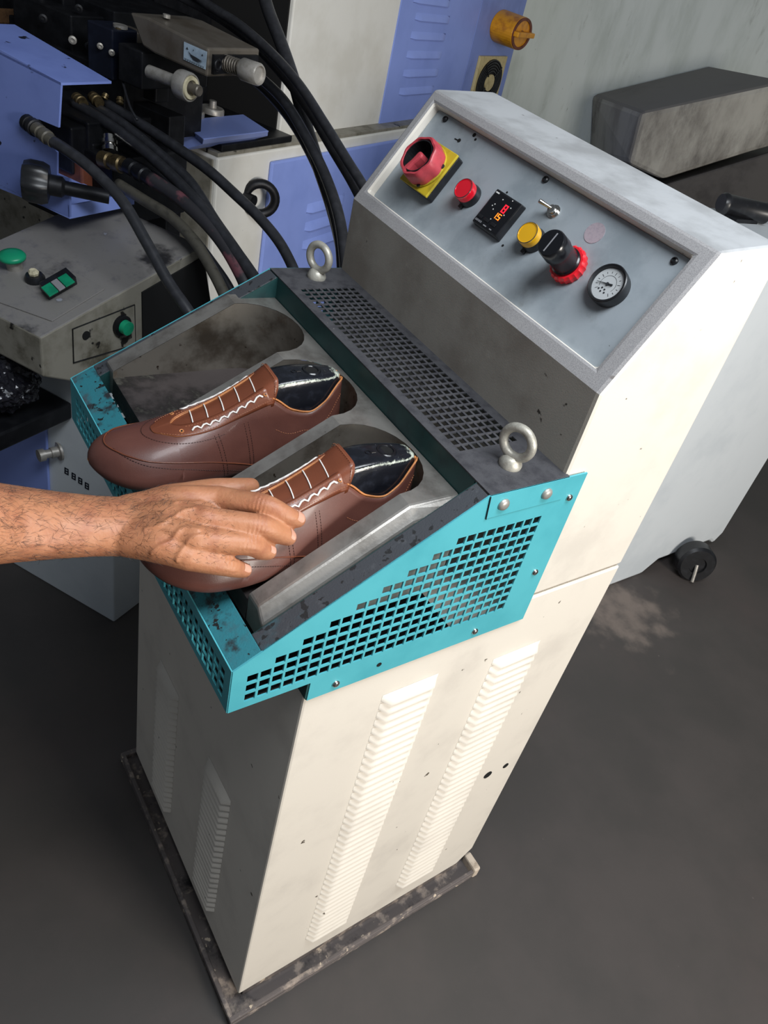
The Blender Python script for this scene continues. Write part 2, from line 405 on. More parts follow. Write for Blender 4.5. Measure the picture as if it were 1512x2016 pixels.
# screws and holes of the panel
for x, s, r in ((-.470, .155, .0042), (-.258, .155, .0042), (-.045, .152, .004)):
    bm = B(); lathe(bm, [(r, 0), (r, .0022), (r * .6, .0034), (r * .55, .002), (0.0004, .002)], PN(x, s, RD), NN, 16)
    build('screw', bm, M['black'], panel, smooth=40)
for x, s, r in ((-.406, .157, .0028), (-.399, .153, .0018), (-.2955, .1195, .0014), (-.246, .066, .0016)):
    bm = B(); disc(bm, PN(x, s, RD), NN, r, .0004, 12); build('panel_hole', bm, M['hole'], panel)
bm = B(); tube(bm, [PN(-.4225, .141, RD), PN(-.4315, .1405, RD)], .0009, 6); disc(bm, PN(-.4225, .1415, RD), NN, .0026, .0008, 12); build('panel_slot', bm, M['hole'], panel)
bm = B(); disc(bm, PN(-.150, .1337, RD), NN, .0125, .0005, 32)
o = build('blanking_disc', bm, M['sticker'], panel); o['label'] = 'faded pink plastic disc closing an unused hole'

# main rotary switch
h0 = RD
bm = B(); box(bm, -.452, -.3895, .0575, .1215, h0, h0 + .012, PN)
sw = build('main_switch', bm, M['black'], mach, bevel=.002)
bm = B(); box(bm, -.4525, -.389, .057, .122, h0 + .012, h0 + .0155, PN); 
lathe(bm, [(.0295, 0), (.0295, .003), (.0275, .003)], PN(-.421, .0895, h0 + .0155), NN, 36)
o = build('switch_plate', bm, M['yellow'], sw, bevel=.001); o['label'] = 'square yellow backing plate'
bm = B()
lathe(bm, [(.0225, .003), (.0282, .003), (.0287, .006), (.0278, .021), (.0262, .0235), (.0236, .0235), (.0226, .021), (.0225, .008)], PN(-.421, .0895, h0 + .0155), NN, 64, scallop=(.030, 8), closed=True)
o = build('rotary_ring', bm, M['red'], sw, smooth=50); o['label'] = 'scalloped red rotary ring'
bm = B(); lathe(bm, [(.0001, 0), (.0222, 0), (.0222, .0228), (.0208, .0228), (.0206, .0045), (.0001, .0045)], PN(-.421, .0895, h0 + .0155), NN, 32); build('switch_well', bm, M['black'], sw)
bm = B()
poly = [(-.0045, .0065), (.0045, .0065), (.0062, .002), (.0048, -.010), (.0062, -.0275), (-.0066, -.0275), (-.0048, -.010), (-.0062, .002)]
ca, sa = math.cos(-.30), math.sin(-.30)
poly = [(x * ca - y * sa, x * sa + y * ca) for x, y in poly]
hull2(bm, [PN(-.421 + x, .0895 + y, h0 + .019) for x, y in poly], [PN(-.421 + x * .8, .0895 + y * .96, h0 + .0385) for x, y in poly])
o = build('switch_handle', bm, M['red'], sw, bevel=.0025)
for a in (0.35, -1.15, -2.4):
    bm = B(); c = PN(-.421 + .0285 * math.cos(a), .0895 + .0285 * math.sin(a), h0 + .0185); disc(bm, c, NN, .0028, .0012, 10)
    build('plate_mark', bm, M['blackink'], sw)

# pilot lamps
def lamp(name, x, s, m, label):
    bm = B(); lathe(bm, [(.0150, 0), (.0150, .004), (.0138, .009), (.0001, .009)], PN(x, s, h0), NN, 32)
    box(bm, x - .004, x + .001, s - .019, s - .0145, h0, h0 + .004, PN)
    r = build(name, bm, M['black'], mach, smooth=40); r['label'] = label
    bm = B(); lathe(bm, [(.0136, .008), (.0138, .0165), (.0128, .0185), (.0120, .0185), (.0118, .0178), (.0001, .0180)], PN(x, s, h0), NN, 40)
    build('lens', bm, m, r, smooth=35)
    bm = B(); torus(bm, PN(x, s, h0 + .0182), NN, .0128, .0005, 40, 6); build('lens_rim', bm, M['blackink'], r)
lamp('indicator_lamp', -.3405, .0915, M['redlens'], 'red pilot lamp')
lamp('indicator_lamp', -.2115, .0905, M['yellowlens'], 'amber pilot lamp')

# temperature controller
cx0, cx1, cs0, cs1 = -.3045, -.2535, .0665, .1165
bm = B(); hull2(bm, [PN(cx0, cs0, h0), PN(cx1, cs0, h0), PN(cx1, cs1, h0), PN(cx0, cs1, h0)], [PN(cx0 + .0012, cs0 + .0012, h0 + .009), PN(cx1 - .0012, cs0 + .0012, h0 + .009), PN(cx1 - .0012, cs1 - .0012, h0 + .009), PN(cx0 + .0012, cs1 - .0012, h0 + .009)])
ctl = build('temperature_controller', bm, M['black'], mach, bevel=.0012)
bm = B(); box(bm, cx0 + .004, cx1 - .004, cs0 + .0035, cs1 - .0035, h0 + .009, h0 + .0094, PN); build('display_window', bm, M['blackgloss'], ctl)
def seg_digit(bm, ch, x, s, w, h, hh):
    S = {'8': 'abcdefg', '1': 'bc', '5': 'acdfg', '0': 'abcdef'}[ch]; t = w * .2
    R = dict(a=(0, h - t, w, h), d=(0, 0, w, t), g=(0, h / 2 - t / 2, w, h / 2 + t / 2), f=(0, h / 2, t, h), b=(w - t, h / 2, w, h), e=(0, 0, t, h / 2), c=(w - t, 0, w, h / 2))
    for k in S:
        q = R[k]; box(bm, x + q[0], x + q[2], s + q[1], s + q[3], hh, hh + .0004, PN)
hd = h0 + .0094
bm = B(); seg_digit(bm, '8', -.2745, .0945, .0062, .0105, hd); build('red_digit', bm, M['ledred'], ctl)
bm = B(); seg_digit(bm, '1', -.2795, .0845, .0042, .0078, hd); seg_digit(bm, '5', -.2735, .0845, .0052, .0078, hd); build('orange_digits', bm, M['ledorange'], ctl)
bm = B()
for x, s in ((-.2835, .1078), (-.2695, .1125), (-.2645, .1045), (-.2660, .0935), (-.2865, .0925), (-.2915, .0955), (-.2895, .0985), (-.2795, .0815)):
    disc(bm, PN(x, s, hd), NN, .0008, .0003, 8)
box(bm, -.3005, -.2945, .1105, .1122, hd, hd + .0003, PN)
build('indicator_dots', bm, M['white'], ctl)
bm = B()
for k, wd in enumerate((.0022, .0018, .0018, .0022)):                     # small illegible maker's word and key captions
    x = -.3005 + k * .0031; tube(bm, [PN(x + wd * .5 + .5 * wd * math.cos(a * math.tau / 8), .0722 + .0012 * math.sin(a * math.tau / 8), hd) for a in range(8)], .0003, 5, closed=True)
for x, wd in ((-.2835, .0055), (-.2715, .004)): box(bm, x, x + wd, .0705, .0718, hd, hd + .0003, PN)
build('key_captions', bm, M['greyink'], ctl)
bm = B()
for x in (-.2965, -.2835, -.2700): box(bm, x - .0045, x + .0045, .0755, .0795, hd, hd + .0012, PN)
build('key_pad', bm, M['black'], ctl, bevel=.0005)

# toggle switch
bm = B(); lathe(bm, [(.0085, 0), (.0085, .0012), (.0066, .0012), (.0066, .004), (.005, .0042), (.005, .0075), (.003, .0085), (.0001, .0085)], PN(-.2165, .1295, h0), NN, 12)
tg = build('toggle_switch', bm, M['chrome'], mach, smooth=30); tg['label'] = 'small chrome toggle switch'
bm = B(); a = PN(-.2165, .1295, h0 + .008); b = PN(-.2290, .1270, h0 + .018); tube(bm, [a, a.lerp(b, .5), a.lerp(b, .92), b], [.0017, .0022, .0027, .0017], 12); build('toggle_lever', bm, M['chrome'], tg, smooth=40)

# air regulator knob
bm = B(); lathe(bm, [(.0205, 0), (.0215, .002), (.0215, .007), (.0195, .010), (.0001, .010)], PN(-.1465, .0895, h0), NN, 60, scallop=(.03, 20))
rk = build('regulator', bm, M['redbright'], mach, smooth=30); rk['label'] = 'black air regulator knob on a red ring nut'
bm = B(); lathe(bm, [(.0170, .010), (.0170, .0125), (.0155, .014), (.0150, .031), (.0165, .034), (.0160, .0485), (.0148, .0505), (.0001, .0505)], PN(-.1465, .0895, h0), NN, 40)
kb = build('knob', bm, M['blackgloss'], rk, smooth=35)
bm = B(); box(bm, -.1472, -.1458, .078, .101, h0 + .0505, h0 + .0509, PN); build('knob_groove', bm, M['greyink'], rk)

# pressure gauge
gx, gs = -.0835, .0945
bm = B(); lathe(bm, [(.0215, 0), (.0222, .006), (.0222, .0135), (.0212, .0145), (.0190, .0135), (.0186, .010), (.0001, .010)], PN(gx, gs, h0), NN, 48)
gg = build('pressure_gauge', bm, M['black'], mach, smooth=35)
bm = B(); disc(bm, PN(gx, gs, h0 + .010), NN, .0186, .0004, 40); build('dial', bm, M['dial'], gg)
bm = B()
hg = h0 + .0105
for k in range(13):
    a = math.radians(225 - k * 22.5); c, s_ = math.cos(a), math.sin(a); r0 = .0125 if k % 3 else .0112
    tube(bm, [PN(gx + r0 * c, gs + r0 * s_, hg), PN(gx + .0145 * c, gs + .0145 * s_, hg)], .00028, 5)
for k in range(18):
    a0, a1 = [math.radians(215 - q * 13.5) for q in (k, k + 1)]
    tube(bm, [PN(gx + .0098 * math.cos(q), gs + .0098 * math.sin(q), hg) for q in (a0, a1)], .0002, 4)
for dx, ds in ((-.006, -.0085), (-.002, -.010), (.003, -.0095), (-.003, -.006), (.001, -.0065)): disc(bm, PN(gx + dx, gs + ds, hg - .0001), NN, .0011, .0003, 8)
build('dial_marks', bm, M['blackink'], gg)
bm = B(); a = math.radians(194); hn = h0 + .0115
tube(bm, [PN(gx - .006 * math.cos(a), gs - .006 * math.sin(a), hn), PN(gx, gs, hn), PN(gx + .014 * math.cos(a), gs + .014 * math.sin(a), hn)], [.0011, .0007, .0002], 6)
disc(bm, PN(gx, gs, hn - .0008), NN, .0017, .0014, 14); build('needle', bm, M['blackink'], gg)

# ---------------------------------------------------------------- teal hood
HW0, HW1 = -.5085, .003
fx = lambda y, z: Vector((HW1, y, z)); fxl = lambda y, z: Vector((HW0, y, z))
SP = [(-F, ZT0), (.001, ZT0), (.001, ZT00), (YS, ZT00), (YS, ZT2 - .0), (YK, ZT2), (-F, ZT1)]
cols = [(0, min(3 + i // 2, 11)) for i in range(25)]
PY, PZ = .0133, .0138
for nm, f in (('right', fx), ('left', fxl)):
    bm = B(); lattice(bm, cols, PY, PZ, (-.0725, .8155), (.0107, .0109), f, SP)
    o = build('side_plate', bm, M['teal'], mach, solid=.002)
bm = B()
lattice(bm, [(0, 3)] * 36, PY, PZ, (-.487, .8155), (.0105, .0107), lambda x, z: Vector((x, -F, z)), [(HW0, ZT0), (HW1, ZT0), (HW1, ZT1), (HW0, ZT1)])
build('front_plate', bm, M['teal'], mach, solid=.002)
# small return flanges where the front overhangs the cabinet
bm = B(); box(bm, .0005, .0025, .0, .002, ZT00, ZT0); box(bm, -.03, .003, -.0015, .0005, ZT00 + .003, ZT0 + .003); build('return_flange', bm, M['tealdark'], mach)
# rims of the sloped opening
sl = lambda y: ZT1 + (ZT2 - ZT1) * (y + F) / (YK + F)
RI0, RI1, RF = -.4835, -.0195, -.0600
def slab(x0, x1, y0, y1, th=.002):
    bm = B(); hull2(bm, [Vector((x0, y0, sl(y0) - th)), Vector((x1, y0, sl(y0) - th)), Vector((x1, y1, sl(y1) - th)), Vector((x0, y1, sl(y1) - th))],
                    [Vector((x0, y0, sl(y0))), Vector((x1, y0, sl(y0))), Vector((x1, y1, sl(y1))), Vector((x0, y1, sl(y1)))]); return bm
build('front_rim', slab(HW0, HW1, -F, RF), M['tealgrime'], mach, bevel=.001)
build('side_rim', slab(RI1, HW1 + .001, RF, YK - .001), M['rimblack'], mach, bevel=.001)
build('side_rim', slab(HW0 - .001, RI0, RF, YK - .001), M['rimblack'], mach, bevel=.001)
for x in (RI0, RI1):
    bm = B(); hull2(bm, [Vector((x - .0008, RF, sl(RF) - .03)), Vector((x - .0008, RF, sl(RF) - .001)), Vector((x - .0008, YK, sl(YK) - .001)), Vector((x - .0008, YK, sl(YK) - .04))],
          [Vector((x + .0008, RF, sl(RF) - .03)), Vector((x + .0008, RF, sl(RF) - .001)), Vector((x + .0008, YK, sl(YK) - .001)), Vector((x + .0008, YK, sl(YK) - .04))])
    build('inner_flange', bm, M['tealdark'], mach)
# grille plate at the back with its front flange and side tabs
bm = B()
lattice(bm, [(0, 8)] * 33, .01150, .0106, (-.4475, .1785), (.0088, .0076), lambda x, y: Vector((x, y, ZT2)), [(HW0, YK), (HW1, YK), (HW1, YH + .003), (HW0, YH + .003)])
gp = build('grille_plate', bm, M['grill'], mach, solid=.0018)
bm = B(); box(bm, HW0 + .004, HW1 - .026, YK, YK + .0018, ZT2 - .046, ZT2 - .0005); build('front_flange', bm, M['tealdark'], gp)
for x in (HW1 + .0002, HW0 - .0022):
    bm = B(); prism(bm, [(x, YK, ZT2), (x, YK + .004, ZT2 - .030), (x, YH + .003, ZT2 - .030), (x, YH + .003, ZT2)], (.0018, 0, 0)); build('side_tab', bm, M['teal'], gp)
bm = B()
for y in (YK + .0005,): tube(bm, [(HW1 + .0021, y - .001, ZT2 - .0005), (HW1 + .0021, y + .0035, ZT2 - .031)], .0006, 5)
build('tab_seam', bm, M['hole'], gp)
def dome(parent, P, ax, r, h, m, slot=False, name='bolt'):
    bm = B(); lathe(bm, [(r, 0), (r * .98, h * .35), (r * .75, h * .8), (r * .35, h), (.0002, h)], P, ax, 18)
    o = build(name, bm, m, parent, smooth=60)
    return o
dome(gp, (HW1 + .0022, .188, 1.0005), (1, 0, 0), .0072, .0042, M['zinc']); dome(gp, (HW1 + .0022, .2495, 1.0005), (1, 0, 0), .0072, .0042, M['zinc'])
for y, z in ((.293, .984), (.290, .869), (.223, .792), (.033, .791)): dome(mach, (HW1 + .001, y, z), (1, 0, 0), .0046, .0032, M['chrome'], name='screw')
bm = B(); disc(bm, (HW1 + .0008, .086, .796), (1, 0, 0), .0032, .0006, 12); build('screw_hole', bm, M['hole'], mach)
# eyebolts
for x, y, tw in ((-.478, .221, .35), (-.033, .221, .35)):
    bm = B(); lathe(bm, [(.0125, 0), (.0130, .004), (.0100, .010), (.0070, .013)], (x, y, ZT2 + .0005), (0, 0, 1), 20)
    torus(bm, (x, y, ZT2 + .030), (math.sin(tw) , -math.cos(tw), 0), .0170, .0052, 32, 12)
    build('eyebolt', bm, M['greyeye'], mach, smooth=60)

# ---------------------------------------------------------------- steel mould tray with three shoe pockets
YF, YR, ZS = -.0475, .1035, .9855
TL = .006                                   # the tray stands a little proud of the hood rim
zr = lambda y: (sl(y) + TL) if y < YR else ZS
PK = [(-.4700, -.3425, .1625), (-.3245, -.2015, .1600), (-.1830, -.0570, .1600)]     # left wall, right wall, back of each pocket
TX0, TX1 = -.4975, -.0375; YB = .1655; ZB = .862
def pk_path(x0, x1, yb, n=14):
    c = (x0 + x1) / 2; r = (x1 - x0) / 2; cy = yb - r * .92
    P = [(x0, YF), (x0, YR)]
    for k in range(1, n):
        a = math.pi - math.pi * k / n; P.append((c + r * math.cos(a), cy + (yb - cy) * math.sin(a) ** .85))
    return [p for p in P if p[1] >= YF] + [(x1, YR), (x1, YF)]
bm = B()
comb = [(TX0, YF), ]
top_back = [(TX0, YR)]
for p in PK: top_back += [q for q in pk_path(*p)[1:-1]]
top_back += [(TX1, YR), (TX1, YB), (TX0, YB)]
vs = [bm.verts.new((x, y, ZS)) for x, y in top_back]
for t in tessellate_polygon([[Vector((x, y, 0)) for x, y in top_back]]): bm.faces.new([vs[i] for i in t])
edges = [TX0, PK[0][0], PK[0][1], PK[1][0], PK[1][1], PK[2][0], PK[2][1], TX1]
for i in range(0, 8, 2):
    a, b = edges[i], edges[i + 1]
    quad(bm, (a, YF, zr(YF)), (b, YF, zr(YF)), (b, YR, ZS), (a, YR, ZS))
    quad(bm, (a, YF, ZB), (b, YF, ZB), (b, YF, zr(YF)), (a, YF, zr(YF)))
bm.faces.new([bm.verts.new(q) for q in ((TX0, YF, ZB), (TX0, YB, ZB), (TX0, YB, ZS), (TX0, YR, ZS), (TX0, YF, zr(YF)))])
SK = (.013, -.013)                          # sloping skirt on the right-hand edge
sk = lambda x, y, z: (x + SK[0], y, z + SK[1])
quad(bm, (TX1, YF, zr(YF)), sk(TX1, YF, zr(YF)), sk(TX1, YR, ZS), (TX1, YR, ZS))
quad(bm, (TX1, YR, ZS), sk(TX1, YR, ZS), sk(TX1, YB, ZS + .006), (TX1, YB, ZS))
bm.faces.new([bm.verts.new(q) for q in (sk(TX1, YF, zr(YF)), (TX1 + SK[0], YF, ZB), (TX1 + SK[0], YB, ZB), sk(TX1, YB, ZS + .006), sk(TX1, YR, ZS))])
bm.faces.new([bm.verts.new(q) for q in ((TX1, YF, zr(YF)), sk(TX1, YF, zr(YF)), (TX1 + SK[0], YF, ZB), (TX1, YF, ZB))])
bmesh.ops.remove_doubles(bm, verts=bm.verts, dist=1e-6)
tray = build('mould_tray', bm, M['steel'], mach, bevel=.0026)
for i, p in enumerate(PK):
    path = pk_path(*p); bm = B(); zf = .888
    for k in range(len(path) - 1):
        (xa, ya), (xb, yb) = path[k], path[k + 1]
        quad(bm, (xa, ya, zf), (xb, yb, zf), (xb, yb, zr(yb) - .0004), (xa, ya, zr(ya) - .0004))
    build('pocket_wall', bm, M['pocket'], tray, smooth=40)
    bm = B(); f = [bm.verts.new((x, y, zf)) for x, y in path]
    bm.faces.new(f); quad(bm, (path[0][0], YF, zf), (path[-1][0], YF, zf), (path[-1][0], YF - .001, ZB), (path[0][0], YF - .001, ZB))
    build('pocket_floor', bm, M['pocketfloor'], tray)
# flat black sheet added under the tray to keep the hood's interior dark
bm = B(); box(bm, HW0 + .01, HW1 - .01, -F + .006, .186, .801, .806); 
o = build('interior_dark_sheet', bm, M['dark'], mach)
# ================================================================== SHOES AND LASTS
def curve1(K):
    xs = [k[0] for k in K]; ys = [k[1] for k in K]; n = len(K); d = []
    for i in range(n):
        if i in (0, n - 1):
            j = 0 if i == 0 else n - 2; d.append((ys[j + 1] - ys[j]) / (xs[j + 1] - xs[j]))
        else:
            a = (ys[i] - ys[i - 1]) / (xs[i] - xs[i - 1]); b = (ys[i + 1] - ys[i]) / (xs[i + 1] - xs[i])
            d.append(0 if a * b <= 0 else 2 * a * b / (a + b))
    def f(x):
        x = min(max(x, xs[0]), xs[-1]); i = 0
        while i < n - 2 and x > xs[i + 1]: i += 1
        h = xs[i + 1] - xs[i]; t = (x - xs[i]) / h
        return ((2 * t ** 3 - 3 * t * t + 1) * ys[i] + (t ** 3 - 2 * t * t + t) * h * d[i] + (-2 * t ** 3 + 3 * t * t) * ys[i + 1] + (t ** 3 - t * t) * h * d[i + 1])
    return f
SL = .2865
hT = curve1([(0, .106), (.01, .1115), (.05, .1115), (.085, .1085), (.10, .1030), (.13, .0850), (.16, .0690), (.20, .0540), (.235, .044), (.260, .0375), (.276, .0295), (.284, .0205), (.2865, .014)])
hB = curve1([(0, .003), (.01, 0), (.20, 0), (.24, .001), (.27, .0045), (.2865, .011)])
hW = curve1([(0, .002), (.003, .0125), (.008, .0185), (.018, .0255), (.035, .0310), (.06, .0335), (.10, .0345), (.14, .0375), (.18, .0435), (.21, .0465), (.235, .0455), (.255, .0405), (.270, .0315), (.279, .0215), (.284, .012), (.2865, .002)])
hC = curve1([(0, 0), (.10, -.001), (.18, .002), (.23, .003), (.2865, -.004)])
secH = [(0, 0, 1), (.13, .34, 1), (.22, .52, .985), (.30, .585, .93), (.42, .64, .80), (.56, .77, .58), (.70, .93, .38), (.81, 1.0, .22), (.92, .97, .08), (1, .86, 0)]
secT = [(0, 0, 1), (.15, .20, .985), (.30, .41, .935), (.45, .60, .835), (.60, .77, .67), (.74, .90, .47), (.86, 1.0, .26), (.94, .98, .11), (1, .88, 0)]
def mk(sec): return curve1([(a, b) for a, b, c in sec]), curve1([(a, c) for a, b, c in sec])
HV, HWt = mk(secH); TV, TWt = mk(secT)
def local(u, s, off=0.0):
    k = min(1, max(0, (u - .075) / .10)); k = k * k * (3 - 2 * k); a = abs(s)
    pv = HV(a) * (1 - k) + TV(a) * k; pw = HWt(a) * (1 - k) + TWt(a) * k
    hb = hB(u); w = hb + (hT(u) - hb + off) * pw; v = (hW(u) + off) * pv * (1 if s >= 0 else -1) + hC(u)
    x = u + off * (2 * u / SL - 1)
    x += .009 * max(0, w / .096 - .35) ** 1.4 * max(0, 1 - u / .09)
    return x, v, w
topl = curve1([(0, .102), (.010, .0985), (.032, .0790), (.052, .0700), (.074, .0740), (.094, .0860), (.106, .0915)])
thr = curve1([(.106, .0125), (.15, .0120), (.185, .0100), (.198, .0068), (.2055, .0008)])
def s_top(u):
    if u >= .2055: return 0.0
    lo, hi = 0.0, 1.0
    for _ in range(24):
        m = (lo + hi) / 2; x, v, w = local(u, m)
        inside = (w > topl(u)) if u < .106 else (v - hC(u) < thr(u))
        if inside: lo = m
        else: hi = m
    return lo
US = sorted(set([round(SL * (1 - math.cos(math.pi * i / 56)) / 2, 5) for i in range(57)] + [.106, .2055, .2035, .201]))
ST = {u: s_top(u) for u in US}

LF = .965
def make_shoe(O, tip, label_shoe, label_last):
    O = Vector(O); Ud = (Vector((tip[0], tip[1], O.z + tip[2])) - O).normalized(); Vd = (Vector((0, 0, 1)).cross(Ud) * -1).normalized()
    if Vd.x < 0: Vd = -Vd
    Wd = Vd.cross(Ud); Wd = Wd if Wd.z > 0 else -Wd
    def P(u, s, off=0.0, lift=0.0):
        x, v, w = local(u, s, off); return O + Ud * x * LF + Vd * v + Wd * (w + lift)
    mid = P(.14, 0); base = (mid.x, mid.y, O.z)
    shoe = thing('leather_shoe', label_shoe, 'shoe', base, 'brown shoes in the machine')
    lastT = thing('shoe_last', label_last, 'shoe last', (P(.05, 0).x, P(.05, 0).y, O.z), 'black lasts inside the shoes')
    # upper
    bm = B(); n = 16; rows = []
    for u in US:
        st = ST[u]; row = []
        for sd in (-1, 1):
            ks = range(n + 1) if sd < 0 else range(n, -1, -1)
            for k in ks: row.append(bm.verts.new(P(u, sd * (1 - (1 - st) * k / n), .0008)))
        rows.append(row)
    for i in range(len(rows) - 1):
        a, b = rows[i], rows[i + 1]
        for k in range(len(a) - 1):
            if k == n and not (ST[US[i]] == 0 and ST[US[i + 1]] == 0): continue
            if k == n: continue
            bm.faces.new((a[k], a[k + 1], b[k + 1], b[k]))
        bm.faces.new((a[-1], a[0], b[0], b[-1]))
    bmesh.ops.remove_doubles(bm, verts=bm.verts, dist=2e-4)
    bmesh.ops.recalc_face_normals(bm, faces=bm.faces)
    up = build('upper', bm, [M['leather'], M['leatheredge']], shoe, smooth=180, solid=.0022, soff=1, rim=1, recalc=False)
    # eyestay
    def s_e(u): return .43 if u < .155 else .43 * math.sqrt(max(0, 1 - ((u - .155) / .0705) ** 2))
    us = [.0985 + .001 * i for i in range(0, 107, 3)] + [.2035, .2055, .2235, .2248, .2254]; us = sorted(set(us)); us = [u for u in us if u <= .2254]
    bm = B(); rows = []; n = 7
    for u in us:
        st = s_top(u) + (.004 if u < .2055 else 0); row = []
        for sd in (-1, 1):
            ks = range(n + 1) if sd < 0 else range(n, -1, -1)
            for k in ks: row.append(bm.verts.new(P(u, sd * (s_e(u) - (s_e(u) - st) * k / n), .0031)))
        rows.append(row)
    for i in range(len(rows) - 1):
        a, b = rows[i], rows[i + 1]
        for k in range(len(a) - 1):
            if k == n: continue
            bm.faces.new((a[k], a[k + 1], b[k + 1], b[k]))
    bmesh.ops.remove_doubles(bm, verts=bm.verts, dist=2e-4); bmesh.ops.recalc_face_normals(bm, faces=bm.faces)
    build('eyestay', bm, [M['leather2'], M['leatheredge']], shoe, smooth=180, solid=.0009, soff=1, rim=1, recalc=False)
    # tongue
    bm = B(); rows = []; us = [.094 + .0040 * i for i in range(29)]
    for u in us:
        e = min(1, (u - .094) / .008 + .70); half = (.47 if u < .105 else .47 - .11 * min(1, (u - .105) / .04)) * e; row = []
        lift = .0006 + max(0, .114 - u) * .24
        for k in range(13): row.append(bm.verts.new(P(u, -half + 2 * half * k / 12, .0007 + max(0, .118 - u) * .05, lift)))
        rows.append(row)
    for a, b in zip(rows, rows[1:]):
        for k in range(12): bm.faces.new((a[k], a[k + 1], b[k + 1], b[k]))
    bmesh.ops.recalc_face_normals(bm, faces=bm.faces)
    build('tongue', bm, [M['leather2'], M['leatheredge']], shoe, smooth=180, solid=.0016, soff=0, rim=1, recalc=False)
    # moccasin seam piping and stitching
    apr = curve1([(.085, 1.0), (.12, .90), (.16, .80), (.20, .68), (.235, .56), (.255, .44), (.265, .30), (.2705, .12), (.2712, 0)])
    def line(K, off, sd=1, n=40):
        return [P(K[0][0] + (K[-1][0] - K[0][0]) * i / n, sd * curve1(K)(K[0][0] + (K[-1][0] - K[0][0]) * i / n), off) for i in range(n + 1)]
    full = [P(u, -apr(u), .0031) for u in [.085 + (.2712 - .085) * math.sin(math.pi / 2 * i / 44) for i in range(45)]]
    full += [P(u, apr(u), .0031) for u in reversed([.085 + (.2712 - .085) * math.sin(math.pi / 2 * i / 44) for i in range(44)])]
    bm = B(); tube(bm, full, .0008, 6); build('apron_piping', bm, M['leather2'], shoe, smooth=180)
    def dashes(bm, pts, step=.0026, r=.00042):
        acc = 0; seg = []; on = True
        for a, b in zip(pts, pts[1:]):
            d = (b - a).length; k = max(1, int(d / .0005))
            for i in range(k):
                q = a.lerp(b, i / k); acc += d / k; seg.append(q)
                if acc > (step * .62 if on else step * .38):
                    if on and len(seg) > 1: tube(bm, [seg[0], seg[-1]], r, 4)
                    seg = [q]; acc = 0; on = not on
    bm = B()
    dashes(bm, [P(u, -apr(u + .004) * 1.0 - .085, .0032) for u in [.10 + .166 * i / 60 for i in range(61)]])
    dashes(bm, [P(u, min(.99, apr(u + .004) + .085), .0032) for u in [.10 + .166 * i / 60 for i in range(61)]])
    dashes(bm, [P(.155 + .080 * math.cos(a), .53 * math.sin(a), .0032) for a in [math.pi / 2 * (1 - 2 * i / 70) for i in range(71)]])
    for du in (0, .0045):
        for u0, u1 in ((.128, .162), (.098, .128)):
            for sd in (-1, 1): dashes(bm, [P(u1 + du - (u1 - u0) * .35 * t, sd * (.50 + .46 * t), .0032) for t in [i / 30 for i in range(31)]])
    build('seam_stitching', bm, M['stitchdark'], shoe)
    bm = B()
    for sd in (-1, 1):
        bm = B(); dashes(bm, [P(u, sd * (s_top(u) + .055), .0041) for u in [.108 + .088 * i / 50 for i in range(51)]])
        dashes(bm, [P(u, sd * (s_e(u) - .035), .0041) for u in [.10 + .12 * i / 60 for i in range(61)]]); build('eyestay_stitching', bm, M['stitch'], shoe)
        bm2 = B(); dashes(bm2, [P(u, sd * min(.98, s_top(u) + .13 + .1 * (u > .06) * (u - .06) / .04), .0032) for u in [.006 + .09 * i / 50 for i in range(51)]]); build('collar_stitching', bm2, M['stitch'], shoe)
    
    bm = B(); dashes(bm, [P(.0985, .40 * q, .0052, .0040) for q in [-1 + 2 * i / 40 for i in range(41)]])
    build('tongue_stitching', bm, M['stitch'], shoe)
    # lace: straight bars over the tongue and zigzag along the eyelets
    bm = B()
    for u in (.116, .133, .150, .167, .183):
        s = s_top(u); pts = []
        for i in range(13):
            t = -1 + 2 * i / 12; pts.append(P(u + .002 * t, t * (s + .05), .0030))
        tube(bm, pts, .00075, 6)
    for sd in (-1, 1):
        pts = []
        for i in range(25):
            u = .112 + .076 * i / 24; z = (.0 if i % 3 else .045) ; pts.append(P(u, sd * (s_top(u) + .125 + z - .02), .0049))
        tube(bm, pts, .0011, 6)
    build('lace', bm, M['lace'], shoe, smooth=180)
    for sd in (-1, 1):
        for u in (.109, .198):
            bm = B(); c = P(u, sd * (s_top(u) + .135), .0041); nrm = (P(u, sd * (s_top(u) + .135), .01) - c).normalized()
            lathe(bm, [(.0012, -.0004), (.0012, .0003), (.0022, .0006), (.0024, -.0004)], c, nrm, 14, closed=True)
            build('eyelet', bm, M['leatheredge'], shoe)
            bm = B(); disc(bm, c, nrm, .0012, .0003, 10); build('eyelet_hole', bm, M['hole'], shoe)
    # heel seam piping along the topline
    bm = B()
    for sd in (-1, 1): tube(bm, [P(u, sd * (ST[u] if u in ST else s_top(u)), .0026, .0006) for u in [.002 + .098 * i / 40 for i in range(41)]], .0011, 6)
    build('topline_binding', bm, M['leatheredge'], shoe, smooth=180)
    # the last
    bm = B(); wl = bm.verts.layers.float.new('wear'); rows = []; n = 40
    uu = sorted(set(US + [.09, .094, .098]))
    for u in uu:
        row = []
        for k in range(n + 1):
            s = -1 + 2 * k / n; vtx = bm.verts.new(P(u, s)); a = abs(s)
            w = math.exp(-((a - .24) / .035) ** 2) * (1 if u < .098 else max(0, 1 - (u - .098) / .02)) * .62
            if u < .016 and a < .3: w = max(w, .72 * (1 - u / .03))
            if .02 < u < .06 and a < .22: w = max(w, .28)
            vtx[wl] = w; row.append(vtx)
        rows.append(row)
    for a, b in zip(rows, rows[1:]):
        for k in range(n): bm.faces.new((a[k], a[k + 1], b[k + 1], b[k]))
        bm.faces.new((a[-1], a[0], b[0], b[-1]))
    bm.faces.new(rows[0]); bm.faces.new(rows[-1][::-1])
